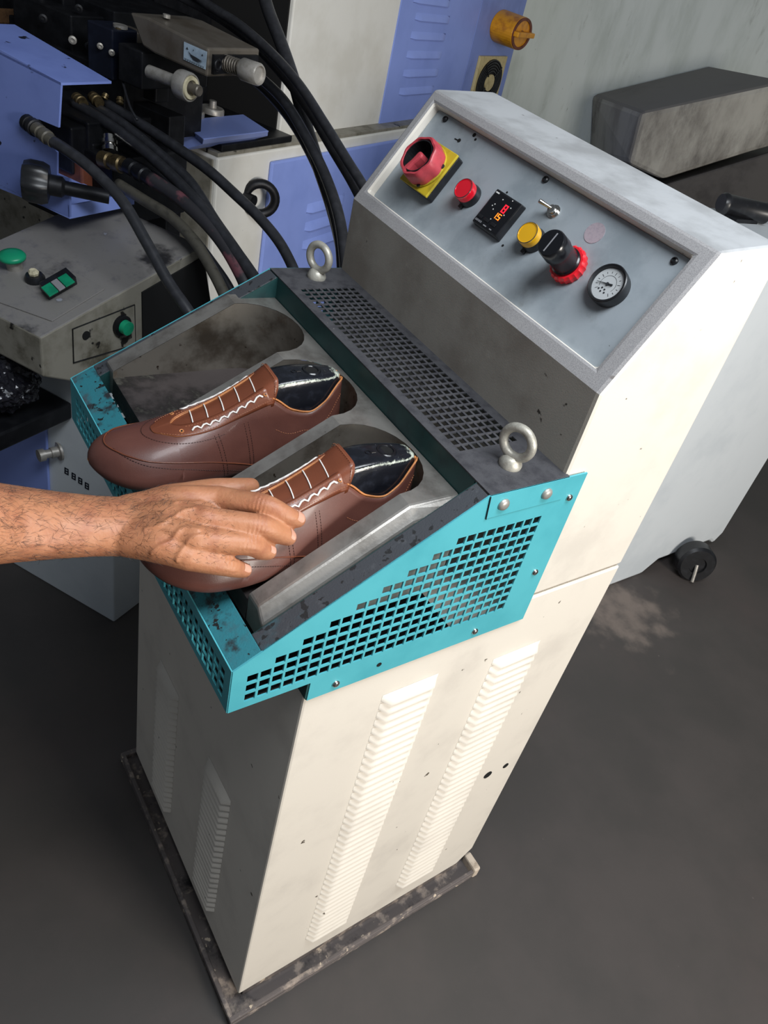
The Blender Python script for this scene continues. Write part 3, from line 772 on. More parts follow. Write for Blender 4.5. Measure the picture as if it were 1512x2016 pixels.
    lb = build('last_body', bm, M['last'], lastT, smooth=180)
    c = P(.040, 0, 0); bm = B(); lathe(bm, [(.0072, -.004), (.0072, .0004), (.0080, .0013), (.0100, .0013), (.0112, .0002), (.0112, -.004)], c, (0, 0, 1), 28, closed=True)
    build('thimble_ring', bm, M['blackgloss'], lastT, smooth=40)
    bm = B(); disc(bm, c + Vector((0, 0, -.0002)), (0, 0, 1), .0071, .0005, 24); build('thimble_hole', bm, M['hole'], lastT)
    bm = B(); c2 = P(.0645, 0, 0); lathe(bm, [(.0022, -.003), (.0022, .0006), (.0034, .0006), (.0036, -.003)], c2, (0, 0, 1), 16, closed=True)
    tube(bm, [P(.056, .02, .0003), P(.0615, .02, .0003)], .0009, 6)
    build('last_mark', bm, M['blackgloss'], lastT)
    return P, (up, shoe)

P1, _ = make_shoe((-.2700, .1520, .889), (-.2830, -.124, .004), 'brown leather shoe in the middle pocket, its whole toe in view, no hand on it', 'black shoe last inside the shoe in the middle pocket')
P2, _ = make_shoe((-.1050, .1460, .889), (-.1080, -.135, .022), 'brown leather shoe held down by the hand, in the pocket nearest the teal side plate', 'black shoe last inside the shoe under the hand')

# ================================================================== PERSON (forearm and hand)
vs = []; fs = []
NU, NS = 60, 40
for i in range(NU + 1):
    for k in range(NS + 1): vs.append(P2(.04 + (SL - .04) * i / NU, -1 + 2 * k / NS, .0032))
for i in range(NU):
    for k in range(NS):
        a = i * (NS + 1) + k; fs.append((a, a + 1, a + NS + 2, a + NS + 1))
bvh = BVHTree.FromPolygons(vs, fs)
def over(u, v, lift, zmin=None):
    """point above the shoe under the hand, seen at (u, v)"""
    d = ray(u, v).normalized(); h = bvh.ray_cast(EYE, d)[0]
    return h - d * (lift / max(.35, -d.z) * .62) + Vector((0, 0, lift * .38)) if h else atz(u, v, .945)
def zp(u, v, z): return atz(u, v, z)
fingers = dict(
    index=([zp(430, 985, .966), over(516, 1003, .0135), over(560, 1020, .0110), over(584, 1028, .0088)], [.0134, .0108, .0096, .0084]),
    middle=([zp(405, 1026, .970), over(508, 1046, .0165), over(550, 1058, .0110), over(566, 1063, .0086)], [.0134, .0108, .0096, .0084]),
    ring=([zp(390, 1064, .966), over(484, 1081, .0165), over(512, 1089, .0110), over(527, 1091, .0084)], [.0128, .0106, .0094, .0082]),
    little=([zp(372, 1098, .955), over(444, 1122, .0130), over(466, 1125, .0090), over(480, 1127, .0074)], [.0118, .0096, .0085, .0073]),
    thumb=([zp(335, 990, .944), zp(410, 968, .945), zp(462, 962, .947), zp(494, 957, .946)], [.0170, .0130, .0112, .0088]))
def capsule(bm, pts, rad, sub=6, seg=14):
    Q = smooth_path(pts, sub); R = []
    for i in range(len(Q)):
        t = i / sub; k = min(int(t), len(rad) - 2); R.append(rad[k] + (rad[k + 1] - rad[k]) * (t - k))
    d0 = (Q[0] - Q[1]).normalized(); d1 = (Q[-1] - Q[-2]).normalized(); a = []; ra = []
    for q in (.98, .85, .6, .3): a.append(Q[0] + d0 * R[0] * q); ra.append(R[0] * math.sqrt(1 - q * q))
    b = []; rb = []
    for q in (.3, .6, .85, .98): b.append(Q[-1] + d1 * R[-1] * q); rb.append(R[-1] * math.sqrt(1 - q * q))
    tube(bm, a + Q + b, ra + R + rb, seg)
def etube(bm, pts, ru, rw, seg=28):
    rings = []
    for i, p in enumerate(pts):
        t = (pts[min(i + 1, len(pts) - 1)] - pts[max(i - 1, 0)]).normalized(); sd = t.cross(Vector((0, 0, 1))).normalized(); upv = sd.cross(t)
        rings.append([bm.verts.new(p + sd * math.cos(k * math.tau / seg) * ru[i] + upv * math.sin(k * math.tau / seg) * rw[i]) for k in range(seg)])
    for a, b in zip(rings, rings[1:]):
        for k in range(seg): bm.faces.new((a[k], a[(k + 1) % seg], b[(k + 1) % seg], b[k]))
    bm.faces.new(rings[0][::-1]); bm.faces.new(rings[-1])
bm = B()
for nm, (pts, rad) in fingers.items(): capsule(bm, pts, rad)
wr = zp(246, 1034, .950)
for nm, (du, dv) in dict(index=(6, -34), middle=(6, -10), ring=(4, 14), little=(2, 34)).items():
    m0 = fingers[nm][0][0]; s0 = zp(246 + du, 1034 + dv * .8, .950)
    mid = s0.lerp(m0, .55) + Vector((0, 0, .004))
    capsule(bm, [s0, mid, m0], [.0160, .0160, fingers[nm][1][0] * 1.02])
for t in (.25, .5, .75):                                             # webs between the knuckles
    for a, b in (('index', 'middle'), ('middle', 'ring'), ('ring', 'little')):
        p = fingers[a][0][0].lerp(fingers[b][0][0], t); q = fingers[a][0][1].lerp(fingers[b][0][1], t)
        capsule(bm, [p + (wr - p) * .35, p + (wr - p) * .1 - Vector((0, 0, .002)), p.lerp(q, .02) - Vector((0, 0, .004))], [.0150, .0112, .0075])
capsule(bm, [zp(268, 1010, .942), fingers['thumb'][0][0], fingers['thumb'][0][1]], [.018, .0185, .0125])
capsule(bm, [zp(330, 1000, .950), zp(400, 978, .952)], [.016, .011])
elb = zp(-470, 1018, 1.035); sho = elb + Vector((-.14, -.13, .30))
fa = [sho, elb.lerp(sho, .55), elb.lerp(sho, .2) + (elb - zp(-330, 1020, 1.015)) * .12, zp(-470, 1018, 1.035), zp(-330, 1020, 1.015), zp(-180, 1024, .992), zp(-60, 1028, .974), zp(20, 1030, .963), zp(110, 1033, .955), zp(190, 1035, .951), zp(246, 1036, .949), zp(300, 1040, .949)]
etube(bm, fa, [.056, .052, .048, .047, .046, .044, .0405, .0375, .0335, .0312, .0316, .0325], [.056, .052, .047, .044, .041, .037, .033, .029, .0255, .0230, .0222, .0200])
me = bpy.data.meshes.new('tmp'); bm.to_mesh(me); bm.free()
tmp = bpy.data.objects.new('tmp', me); COL.objects.link(tmp)
r = tmp.modifiers.new('r', 'REMESH'); r.mode = 'VOXEL'; r.voxel_size = .0014
s = tmp.modifiers.new('s', 'SMOOTH'); s.factor = .5; s.iterations = 11
bpy.context.view_layer.update()
ev = tmp.evaluated_get(bpy.context.evaluated_depsgraph_get())
me2 = bpy.data.meshes.new_from_object(ev)
bpy.data.objects.remove(tmp); bpy.data.meshes.remove(me)
bm = B(); bm.from_mesh(me2); bpy.data.meshes.remove(me2)
# veins, tendons and knuckle creases raised in the mesh itself
def segdist(p, a, b):
    ab = b - a; t = min(1, max(0, (p - a).dot(ab) / ab.dot(ab))); return (p - (a + ab * t)).length
veins = [smooth_path([zp(285, 1040, .972), zp(320, 1030, .978), zp(352, 1010, .980), zp(380, 1004, .981)], 4), smooth_path([zp(300, 1070, .972), zp(335, 1052, .979), zp(360, 1036, .981), zp(392, 1040, .982)], 4),
         smooth_path([zp(350, 1085, .970), zp(372, 1060, .976), zp(405, 1050, .980)], 4), smooth_path([zp(345, 1000, .975), zp(395, 985, .977)], 4)]
for v in bm.verts:
    v.normal_update()
    n = v.normal
    if n.z < .2: continue
    d = 1
    for V in veins:
        if (v.co - V[len(V) // 2]).length > .06: continue
        for a, b in zip(V, V[1:]): d = min(d, math.hypot(*(segdist(Vector((v.co.x, v.co.y, 0)), Vector((a.x, a.y, 0)), Vector((b.x, b.y, 0))), 0)))
    if d < .006: v.co += n * .0016 * math.exp(-(d / .0020) ** 2)
    for nm in ('index', 'middle', 'ring', 'little'):
        pts = fingers[nm][0]; pip = pts[1]; ax = (pts[2] - pts[0]).normalized(); q = v.co - pip; t = q.dot(ax)
        if abs(t) < .011 and (q - ax * t).length < .0145:
            v.co -= n * .00042 * (1 + math.cos(t / .0036 * math.tau)) * math.exp(-(t / .006) ** 2)
            v.co += n * .0008 * math.exp(-(t / .008) ** 2)
        mp = pts[0]; q = v.co - mp
        if q.length < .03: v.co += n * .0014 * math.exp(-(math.hypot(q.x, q.y) / .0085) ** 2)
skinbvh = BVHTree.FromBMesh(bm)
pers = thing('person', 'person reaching in from the left with a bare forearm, hand spread on the nearer shoe', 'person', (-.12, -.14, .92))
body = build('body', bm, M['skin'], pers, smooth=180)
for nm in ('index', 'middle', 'ring', 'little'):
    pts, rad = fingers[nm]; ax = (pts[3] - pts[2]).normalized(); tip = pts[3]
    toward = (EYE - tip).normalized(); upv = (Vector((0, 0, 1)) * .75 + toward * .4); upv = (upv - ax * upv.dot(ax)).normalized(); sd = ax.cross(upv)
    bm = B(); rows = []; r = rad[3]
    for i in range(9):
        u = -.0068 + .0118 * i / 8; row = []
        half = 1.0 if 1 < i < 6 else (.9 if i in (1, 6) else (.7 if i in (0, 7) else .45))
        for k in range(9):
            a = (-1 + 2 * k / 8) * .86 * half; rr = r * 1.05
            st = tip + ax * u + upv * .02 + sd * math.sin(a) * rr
            hit = skinbvh.ray_cast(st, -upv)
            ok = hit[0] and (hit[0] - tip).length < r * 1.35
            row.append(bm.verts.new(hit[0] + upv * (.00035 if (0 < i < 8 and 0 < k < 8) else -.0002)) if ok else None)
        rows.append(row)
    for a, b in zip(rows, rows[1:]):
        for k in range(8):
            if None not in (a[k], a[k + 1], b[k + 1], b[k]): bm.faces.new((a[k], a[k + 1], b[k + 1], b[k]))
    build('fingernail', bm, M['nail'], pers, smooth=180)
bm = B(); sp = [sho + (sho - elb) * .10, sho, elb.lerp(sho, .72), elb.lerp(sho, .5)]; etube(bm, sp, [.060, .064, .066, .064], [.060, .064, .065, .062]); build('sleeve', bm, M['sleeve'], pers, smooth=50, bevel=.004)
# hair of the forearm and the back of the hand
random.seed(3); bm = B()
ax = (fa[10] - fa[6]).normalized()
for i in range(2600):
    u = random.uniform(-20, 330) if random.random() < .8 else random.uniform(330, 460); v = random.uniform(950, 1105)
    if u > 330: v = random.uniform(985, 1110)
    d = ray(u, v).normalized(); h, n, _, _ = skinbvh.ray_cast(EYE, d)
    if h is None: continue
    edge = 1 - abs(n.dot(-d))
    if random.random() > .22 + 1.2 * edge: continue
    t = (ax * random.uniform(.4, 1) + Vector((random.gauss(0, .5), random.gauss(0, .35), random.gauss(0, .3)))); t = (t - n * t.dot(n)).normalized(); L = random.uniform(.006, .012)
    if u > 330: L *= .55
    tube(bm, [h - n * .0003, h + t * L * .5 + n * .0012, h + t * L + n * .0007], [.00009, .00007, .00003], 3, cap=False)
o = build('arm_hair', bm, M['hair'], pers); o['kind'] = 'stuff'
#@@PART3
# ================================================================== BLUE LASTING MACHINE BEHIND
BF = -1.10
c0 = bco(atb(430, 302, BF)); A0 = c0[0]; ZTab = c0[2]
A1 = bco(atb(1035, 0, BF - .05))[0]
blu = thing('lasting_machine', 'big cream and violet-blue machine in the left background, hoses running from its black head', 'machine', tuple(W(A0 + .6, BF - .5, -LIFT)))
def Bx(bm, a0, a1, b0, b1, z0, z1): box(bm, a0, a1, b0, b1, z0, z1, W)
bm = B(); Bx(bm, A0, A1, BF - 1.0, BF, -LIFT, ZTab - .012); build('frame', bm, M['mcream'], blu, bevel=.006)
bm = B(); Bx(bm, A0 + .004, A1 - .004, BF - 1.0, BF - .004, ZTab - .012, ZTab - .002); build('table_top', bm, M['mcreamdirty'], blu, bevel=.001)
bm = B(); Bx(bm, A0 + .02, bco(atb(549, 274, BF - .05))[0], BF - .30, BF - .006, ZTab - .002, ZTab + .016); build('slide_base', bm, M['dark'], blu, bevel=.003)
# stained left end and the lower blue cover with louvers
lo0 = bco(atb(530, 317, BF)); lo1 = bco(atb(774, 277, BF))
bm = B(); Bx(bm, lo0[0], A1 - .05, BF, BF + .012, .02, lo0[2]); lp = build('lower_cover', bm, M['blue'], blu, bevel=.006)
def blouv(px, w, par, b, m, h=.012, tall=.030):
    P0 = bco(atb(px[0], px[1], b)); P1 = bco(atb(px[0] + w, px[1], b)); a0, a1 = P0[0], P1[0]; z = P0[2]
    bm = B(); prev = None
    for k in range(13):
        s = k / 12; e = math.sqrt(max(0, 1 - (1 - min(1, min(s, 1 - s) / .12)) ** 2)); a = a0 + (a1 - a0) * s
        ring = [bm.verts.new(W(a, b + q * h * e, z + zz * tall)) for q, zz in ((0, .55), (.35, .3), (.85, -.1), (1, -.35), (0, -.42))]
        if prev:
            for i in range(4): bm.faces.new((prev[i], ring[i], ring[i + 1], prev[i + 1]))
        prev = ring
    build('louver', bm, m, par, smooth=50)
for px in ((604, 412), (600, 448), (595, 484)): blouv(px, 70, lp, BF + .012, M['blue'])
# upper cabinet
UB = BF - .05
u0 = bco(atb(549, 274, UB)); us_ = bco(atb(745, 240, UB)); useam = bco(atb(905, 180, UB)); ur = bco(atb(985, 190, UB))
ZU = u0[2]; ZTOP = 1.75
bm = B(); Bx(bm, u0[0], ur[0], UB - .85, UB, ZU, ZTOP); uc = build('upper_cabinet', bm, M['mcream'], blu, bevel=.004)
bm = B(); Bx(bm, u0[0] - .006, u0[0], UB - .85, UB - .012, ZU + .01, ZTOP); build('cavity_shade', bm, M['hole'], uc)  # black plate standing in for the shade of an open cavity
bm = B(); Bx(bm, us_[0], useam[0], UB, UB + .004, ZU + .002, ZTOP - .01); bp_ = build('louvered_panel', bm, M['blue'], uc, bevel=.0015)
bm = B(); Bx(bm, useam[0] + .006, ur[0] + .003, UB, UB + .004, ZU + .002, ZTOP - .01); sp_ = build('switch_panel', bm, M['bluegrey'], uc, bevel=.0015)
for px, w in (((815, -2), 72), ((818, 33), 68), ((809, 70), 68), ((801, 108), 68), ((794, 145), 68), ((786, 181), 66)): blouv(px, w, blu, UB + .004, M['blue'], h=.010, tall=.024)
# yellow isolator and fan on the switch panel
fb = UB + .004
f00 = bco(atb(942.5, 109, fb)); f01 = bco(atb(996, 107, fb)); f10 = bco(atb(926, 176, fb))
fz1 = f00[2]; fz0 = fz1 - 2 * (fz1 - bco(atb(962, 160, fb))[2])
bm = B(); Bx(bm, f00[0], f01[0], fb, fb + .012, fz0, fz1); fan = build('cooling_fan', bm, M['fanframe'], blu, bevel=.002); fan['label'] = 'beige ventilation fan with a black ring guard'
ca_, cz_ = (f00[0] + f01[0]) / 2, (fz0 + fz1) / 2; ra_, rz_ = (f01[0] - f00[0]) * .43, (fz1 - fz0) * .45
def ell(bm, k0, k1, h0, h1, n=36):
    rings = []
    for k, h in ((k0, h0), (k0, h1), (k1, h1), (k1, h0)):
        rings.append([bm.verts.new(W(ca_ + ra_ * k * math.cos(i * math.tau / n), fb + h, cz_ + rz_ * k * math.sin(i * math.tau / n))) for i in range(n)])
    for j in range(4):
        A_, B_ = rings[j], rings[(j + 1) % 4]
        for i in range(n): bm.faces.new((A_[i], A_[(i + 1) % n], B_[(i + 1) % n], B_[i]))
bm = B(); ell(bm, .02, 1.0, .012, .0135); build('fan_opening', bm, M['hole'], fan)
bm = B()
for k in (.5, .62, .74, .86, .97): ell(bm, k - .022, k + .022, .013, .018)
for i in range(4):
    a = i * math.pi / 2 + .7; ca2, sa2 = math.cos(a), math.sin(a)
    tube(bm, [W(ca_ + ra_ * .35 * ca2, fb + .017, cz_ + rz_ * .35 * sa2), W(ca_ + ra_ * ca2, fb + .017, cz_ + rz_ * sa2)], .0035, 6)
build('fan_guard', bm, M['black'], fan)
bm = B(); ell(bm, .01, .36, .013, .019); build('fan_hub', bm, M['fanframe'], fan)
l0 = bco(atb(964, 55, fb)); l1 = bco(atb(1006, 45, fb)); lt = bco(atb(990, 18, fb)); lb_ = bco(atb(985, 84, fb))
ca_, cz_ = (l0[0] + l1[0]) / 2, (lt[2] + lb_[2]) / 2; ra_, rz_ = (l1[0] - l0[0]) * .5, (lt[2] - lb_[2]) * .5
bm = B(); ell(bm, .02, 1.0, .0, .10); iso = build('isolator_switch', bm, M['orange'], blu, bevel=.002); iso['label'] = 'round yellow rotary switch'
bm = B(); ell(bm, .80, .98, .10, .104); ell(bm, .02, .2, .10, .103); build('isolator_rim', bm, M['redbrown'], iso)
bm = B(); Bx(bm, ca_ - ra_ * .9, ca_ + ra_ * .9, fb + .10, fb + .125, cz_ - rz_ * .16, cz_ + rz_ * .16); build('isolator_handle', bm, M['orange'], iso, bevel=.004)
# lifting eye on the frame
ec = atb(502, 384, BF); bm = B(); torus(bm, ec + E2 * .025 - E1 * .01, (E2 * .75 - E1 * .66), .042, .0130, 28, 10); disc(bm, ec - E1 * .045, E2, .016, .03, 16); build('lifting_eye', bm, M['dark'], blu, smooth=60)
# stained end plate under the table
bm = B(); Bx(bm, A0 - .006, A0, BF - .95, BF - .012, .05, ZTab - .02); o = build('end_plate', bm, M['mcreamdirty'], blu, bevel=.002); o['label'] = 'oil-stained end of the frame'
# black backing boxes added so the cavity behind the head stays dark
bm = B(); Bx(bm, .15, 2.2, -1.95, -1.78, .78, 1.9); Bx(bm, A0 + .10, u0[0] - .01, UB - .60, UB - .25, ZTab + .008, 1.8); build('dark_backing', bm, M['dark'], blu)
# blue block and clamping discs on the table
tz = ZTab + .055
f3 = [atz(349, 237, tz), atz(401, 274, tz), atz(397, 284, tz - .02), atz(351, 298, tz - .055), atz(319, 240, tz - .055)]
bm = B(); prism(bm, f3, E1 * .26)
bb = build('slide_block', bm, M['blue'], blu, bevel=.003)
for u, v, r in ((375, 226, .034), (418, 222, .030)):
    bm = B(); lathe(bm, [(r, 0), (r, .010), (r * .9, .014), (.010, .014), (.009, .030), (.0002, .030)], atz(u, v, tz), (0, 0, 1), 24); build('clamp_disc', bm, M['zinc'], bb, smooth=40)
# grey-brown arm with name plate, spring plunger and roller
AB = bco(at(410, 95, 1.45))[0]
fp = [ata(u, v, AB) for u, v in ((255, 24), (290, 34), (410, 95), (407, 152), (303, 105), (280, 90))]
LEN = .16
bm = B(); prism(bm, fp, E1 * LEN); arm = build('toggle_arm', bm, M['bronze'], blu, bevel=.004)
bmx = bco(fp[2])
bm = B(); q0 = fp[2]; q1 = fp[3]; n_ = E2
hull2(bm, [q0 + E1 * .012 - Vector((0, 0, .010)) , q1 + E1 * .012 + Vector((0, 0, .006)), q1 + E1 * (LEN - .01) + Vector((0, 0, .012)), q0 + E1 * (LEN - .01) - Vector((0, 0, .010))],
      [p + E2 * .006 for p in (q0 + E1 * .012 - Vector((0, 0, .010)), q1 + E1 * .012 + Vector((0, 0, .006)), q1 + E1 * (LEN - .01) + Vector((0, 0, .012)), q0 + E1 * (LEN - .01) - Vector((0, 0, .010)))])
build('arm_end', bm, M['dark'], arm)
bm = B(); pp = [ata(u, v, AB - .001) for u, v in ((363, 82), (408, 102), (405, 137), (362, 117))]; prism(bm, pp, E1 * -.0012); npl = build('name_plate', bm, M['plate'], arm)
def onplate(x, y, h=.0025): return pp[0].lerp(pp[1], x).lerp(pp[3].lerp(pp[2], x), y) - E1 * h
bm = B()
bird = [(.22, .40), (.34, .52), (.62, .56), (.86, .62), (.66, .66), (.84, .70), (.60, .74), (.80, .80), (.46, .76), (.36, .66), (.30, .54)]
bm.faces.new([bm.verts.new(onplate(*q)) for q in bird]);
for x, y, w in ((.12, .24, .10), (.42, .2, .05), (.80, .24, .08)): bm.faces.new([bm.verts.new(onplate(x + dx * w, y + dy * w)) for dx, dy in ((0, .9), (.5, -.4), (1, .9))])
for k in range(9):
    x = .06 + k * .10; bm.faces.new([bm.verts.new(onplate(x + dx, y)) for dx, y in ((0, .86), (.012, .86), (.055, .95), (.043, .95))]); bm.faces.new([bm.verts.new(onplate(x + dx, y)) for dx, y in ((.06, .86), (.073, .86), (.073, .95), (.06, .95))])
build('plate_print', bm, M['blackink'], npl, solid=.0004)
sa0 = at(436, 121, 1.505); sax = (E2 + Vector((0, 0, .04))).normalized()
bm = B(); hel = []
for i in range(121):
    t = i / 120; u_, w_, t_ = frame_of(sax); a = t * 9 * math.tau; hel.append(sa0 + sax * .052 * t + (u_ * math.cos(a) + w_ * math.sin(a)) * .0135)
tube(bm, hel, .0024, 6); build('spring', bm, M['bronze'], arm, smooth=180)
bm = B(); lathe(bm, [(.010, -.01), (.010, .05), (.0185, .050), (.0205, .053), (.0205, .088), (.0185, .091), (.0160, .091), (.0155, .086), (.0002, .086)], sa0, sax, 28); o = build('plunger', bm, M['zinc'], arm, smooth=35); o['label'] = 'pale metal plunger cap'
bm = B(); c_ = at(429, 128, 1.455); torus(bm, c_, E2, .0085, .003, 20, 8); build('socket_screw', bm, M['dark'], arm, smooth=180)
bm = B(); disc(bm, at(328, 35, 1.5), (0, 0, 1), .007, .006, 12); build('hex_bolt', bm, M['zinc'], arm)
rc = at(376, 173, 1.47); rax = (E2 + Vector((0, 0, .02))).normalized()
bm = B(); lathe(bm, [(.012, -.10), (.012, -.026), (.0255, -.026), (.0265, -.022), (.0265, -.004), (.0250, 0), (.0225, 0), (.0222, -.004), (.0002, -.004)], rc, rax, 32); rl = build('roller', bm, M['zinc'], blu, smooth=35)
bm = B(); lathe(bm, [(.013, -.004), (.0222, -.004), (.0205, .002), (.014, .002)], rc, rax, 32, closed=True); build('roller_bush', bm, M['ivory'], rl, smooth=35)
bm = B(); lathe(bm, [(.0115, -.004), (.0085, .002), (.0085, .010), (.0105, .011), (.0105, .019), (.0085, .021), (.0002, .020)], rc, rax, 16); build('roller_pin', bm, M['bronze'], rl, smooth=35)
# black slide blocks, bolts and small fittings of the head
def blk(name, u, v, t, da, db, dz, m, bev=.003, par=None):
    a, b, z = bco(at(u, v, t)); bm = B(); Bx(bm, a - da / 2, a + da / 2, b - db / 2, b + db / 2, z - dz / 2, z + dz / 2); return build(name, bm, m, par or blu, bevel=bev)
blk('slide_housing', 165, 110, 1.75, .22, .16, .20, M['dark'])
blk('slide_housing', 205, 35, 1.80, .25, .30, .10, M['dark'])
blk('slide_housing', 250, 180, 1.75, .25, .22, .14, M['dark'])
blk('slide_housing', 285, 195, 1.86, .20, .16, .10, M['dark'])
blk('slide_housing', 60, 105, 1.78, .16, .20, .10, M['dark'])
blk('slide_rail', 90, 62, 1.70, .10, .10, .035, M['dark'])
blk('slide_rail', 325, 130, 1.62, .20, .06, .07, M['dark'])
blk('slide_bracket', 262, 108, 1.66, .03, .05, .10, M['bronze']); blk('slide_bracket', 308, 138, 1.64, .04, .035, .12, M['dark'])
blk('slide_bracket', 30, 20, 1.80, .10, .30, .06, M['dark']); blk('slide_bracket', 130, 45, 1.70, .06, .05, .16, M['dark'])
sb = blk('solenoid_block', 222, 100, 1.60, .07, .065, .095, M['darkblue'])
for u, v in ((197, 90), (220, 103)): 
    bm = B(); lathe(bm, [(.006, 0), (.006, .004), (.003, .005), (.003, .002), (.0001, .002)], at(u, v, 1.56), (E2 * .7 - E1 * .7), 12); build('socket_screw', bm, M['zinc'], sb)
bm = B(); disc(bm, at(237, 55, 1.57), (0, 0, 1), .014, .006, 18); build('cap', bm, M['zinc'], sb)
bm = B(); lathe(bm, [(.006, 0), (.008, .006), (.006, .018), (.004, .02)], at(233, 76, 1.57), (0, 0, 1), 14); build('brass_nipple', bm, M['brass'], sb)
for u, v in ((143, 78), (175, 90), (265, 96), (262, 118), (85, 35), (155, 16)):
    bm = B(); lathe(bm, [(.008, 0), (.008, .006), (.004, .007), (.004, .003), (.0001, .003)], at(u, v, 1.60), (E2 * .7 - E1 * .7), 14); build('hex_bolt', bm, M['dark'] if u != 143 else M['zinc'], blu)
bm = B(); tube(bm, [at(-30, 42, 1.75), at(56, 46, 1.72)], .028, 4); build('cross_bar', bm, M['wood'], blu, bevel=.003)
bm = B(); lathe(bm, [(.020, 0), (.020, .05), (.024, .05), (.024, .06), (.012, .062), (.012, .085), (.0002, .085)], at(84, 62, 1.68), (0, 0, 1), 20); build('guide_post', bm, M['dark'], blu, smooth=40)
# blue valve housing
vh_a = .60
def pv(u, v, off): return ata(u, v, vh_a) - E1 * off
fpx = ((-120, 42), (0, 98), (120, 163), (115, 251), (72, 233), (74, 247), (112, 300), (112, 344), (137, 352), (137, 428), (-120, 322))
hp_ = [ata(u, v, vh_a) for u, v in fpx]
bm = B(); prism(bm, hp_, E1 * .004); vh = build('valve_housing', bm, M['bluedirtyshade'], blu); vh['label'] = 'violet-blue sheet housing around the valves'
DV = .20
bm = B(); tp = [hp_[0], hp_[2], hp_[2] + E1 * .11, hp_[0] + E1 * .15]; prism(bm, tp, Vector((0, 0, -.004))); build('housing_top', bm, M['bluedirtyshade'], vh)
bt = hp_[9]; bq = bco(bt); bm = B(); Bx(bm, bq[0], bq[0] + .16, bq[1] - .003, bq[1], bq[2], bq[2] + .022); Bx(bm, bq[0], bq[0] + .15, bq[1] - .30, bq[1], bq[2] - .003, bq[2]); build('housing_sill', bm, M['blue'], vh)
blk('valve_body', 165, 275, 1.58, .16, .10, .09, M['dark'], .004, vh); blk('valve_body', 210, 245, 1.62, .22, .12, .06, M['dark'], .004, vh)
blk('valve_body', 170, 340, 1.60, .12, .10, .08, M['redbrown'], .004, vh); blk('valve_body', 190, 300, 1.60, .10, .08, .07, M['dark'], .004, vh)
blk('valve_body', 240, 345, 1.66, .22, .16, .14, M['dark'], .004, vh); blk('valve_body', 150, 215, 1.66, .22, .20, .07, M['dark'], .004, vh); blk('housing_back', 200, 320, 1.78, .05, .42, .34, M['dark'], .003, vh)
# hand screw with lobed knob
k0 = at(66, 357, -(CM.transposed() @ (ata(66, 357, vh_a) - EYE)).z - .05); k1 = at(215, 388, 1.40); kx = (k1 - k0).normalized()
bm = B(); lathe(bm, [(.021, -.030), (.030, -.028), (.034, -.018), (.034, .002), (.030, .012), (.020, .014)], k0 + kx * .012, kx, 48, scallop=(.09, 6)); hk = build('hand_knob', bm, M['black'], blu, smooth=50)
bm = B(); lathe(bm, [(.018, .02), (.018, .045), (.0125, .05), (.0125, (k1 - k0).length)], k0, kx, 20); build('knob_shaft', bm, M['dark'], hk, smooth=40)
# pipe fittings
def fitting(u, v, t, u2, v2, t2, r, m, par=vh):
    p, q = at(u, v, t), at(u2, v2, t2); L_ = (q - p).length; bm = B()
    lathe(bm, [(r * .8, 0), (r * 1.15, L_ * .05), (r * 1.15, L_ * .3), (r * .9, L_ * .33), (r * .9, L_ * .45), (r * 1.2, L_ * .48), (r * 1.2, L_ * .7), (r, L_ * .74), (r, L_)], p, q - p, 14); return build('hose_fitting', bm, m, par, smooth=35)
TF = -(CM.transposed() @ (pv(75, 255, .02) - EYE)).z
fitting(52, 240, TF + .015, 78, 258, TF + .005, .0125, M['dark']); fitting(70, 252, TF + .005, 105, 280, TF - .005, .0105, M['hoseolive'])
fitting(198, 312, 1.52, 258, 330, 1.50, .014, M['brass']); fitting(250, 325, 1.50, 300, 355, 1.48, .0135, M['dark'])
fitting(217, 300, 1.53, 215, 268, 1.53, .013, M['chrome']); fitting(150, 192, 1.56, 165, 205, 1.55, .010, M['brass']); fitting(182, 190, 1.57, 196, 203, 1.56, .010, M['brass'])
fitting(205, 195, 1.57, 209, 185, 1.57, .006, M['brass']); fitting(236, 205, 1.57, 236, 192, 1.57, .006, M['brass'])

# ---------------------------------------------------------------- hoses (each a thing of its own)
def hose(name, pts, r, m, label, cat='hose', group='black hoses of the blue machine'):
    P = [at(*p) for p in pts]
    if cat == 'hose':                                              # the hidden rest of the hose hangs to the floor
        d = (P[-1] - P[-2]).normalized() * .07; P.append(P[-1] + d); e = P[-1] + Vector((d.x * .5, d.y * .5, -.10)); P.append(e)
        if e.x > -.60: e.x = -.60
        for zf in (.5, .22): P.append(Vector((e.x - .02, e.y, FZ + (e.z - FZ) * zf)))
        P.append(Vector((e.x - .05, e.y + .02, FZ + .03))); P.append(Vector((e.x - .20, e.y + .10, FZ + r)))
    bm = B(); tube(bm, smooth_path(P, 8), r, 12)
    o = build(name, bm, m, smooth=180); tag(o, label, cat, group); return o
hose('hydraulic_hose', [(100, 276, TF - .003), (135, 298, TF - .012), (182, 334, TF - .018), (240, 395, TF - .02), (290, 480, TF - .02), (332, 556, TF - .02), (372, 614, TF - .02), (410, 680, TF - .01)], .0098, M['hose'], 'lowest-starting hose, from the elbow on the blue housing down behind the teal hood corner')
hose('hydraulic_hose', [(146, 204, 1.56), (200, 236, 1.54), (262, 280, 1.52), (325, 334, 1.50), (385, 395, 1.47), (440, 462, 1.45), (500, 545, 1.43), (530, 600, 1.43)], .0112, M['hose'], 'leftmost of the three hoses leaving the top of the valve row')
hose('hydraulic_hose', [(178, 206, 1.58), (240, 244, 1.56), (310, 300, 1.54), (375, 360, 1.52), (420, 430, 1.50), (462, 490, 1.48), (510, 560, 1.46)], .0112, M['hose'], 'middle one of the three hoses leaving the top of the valve row')
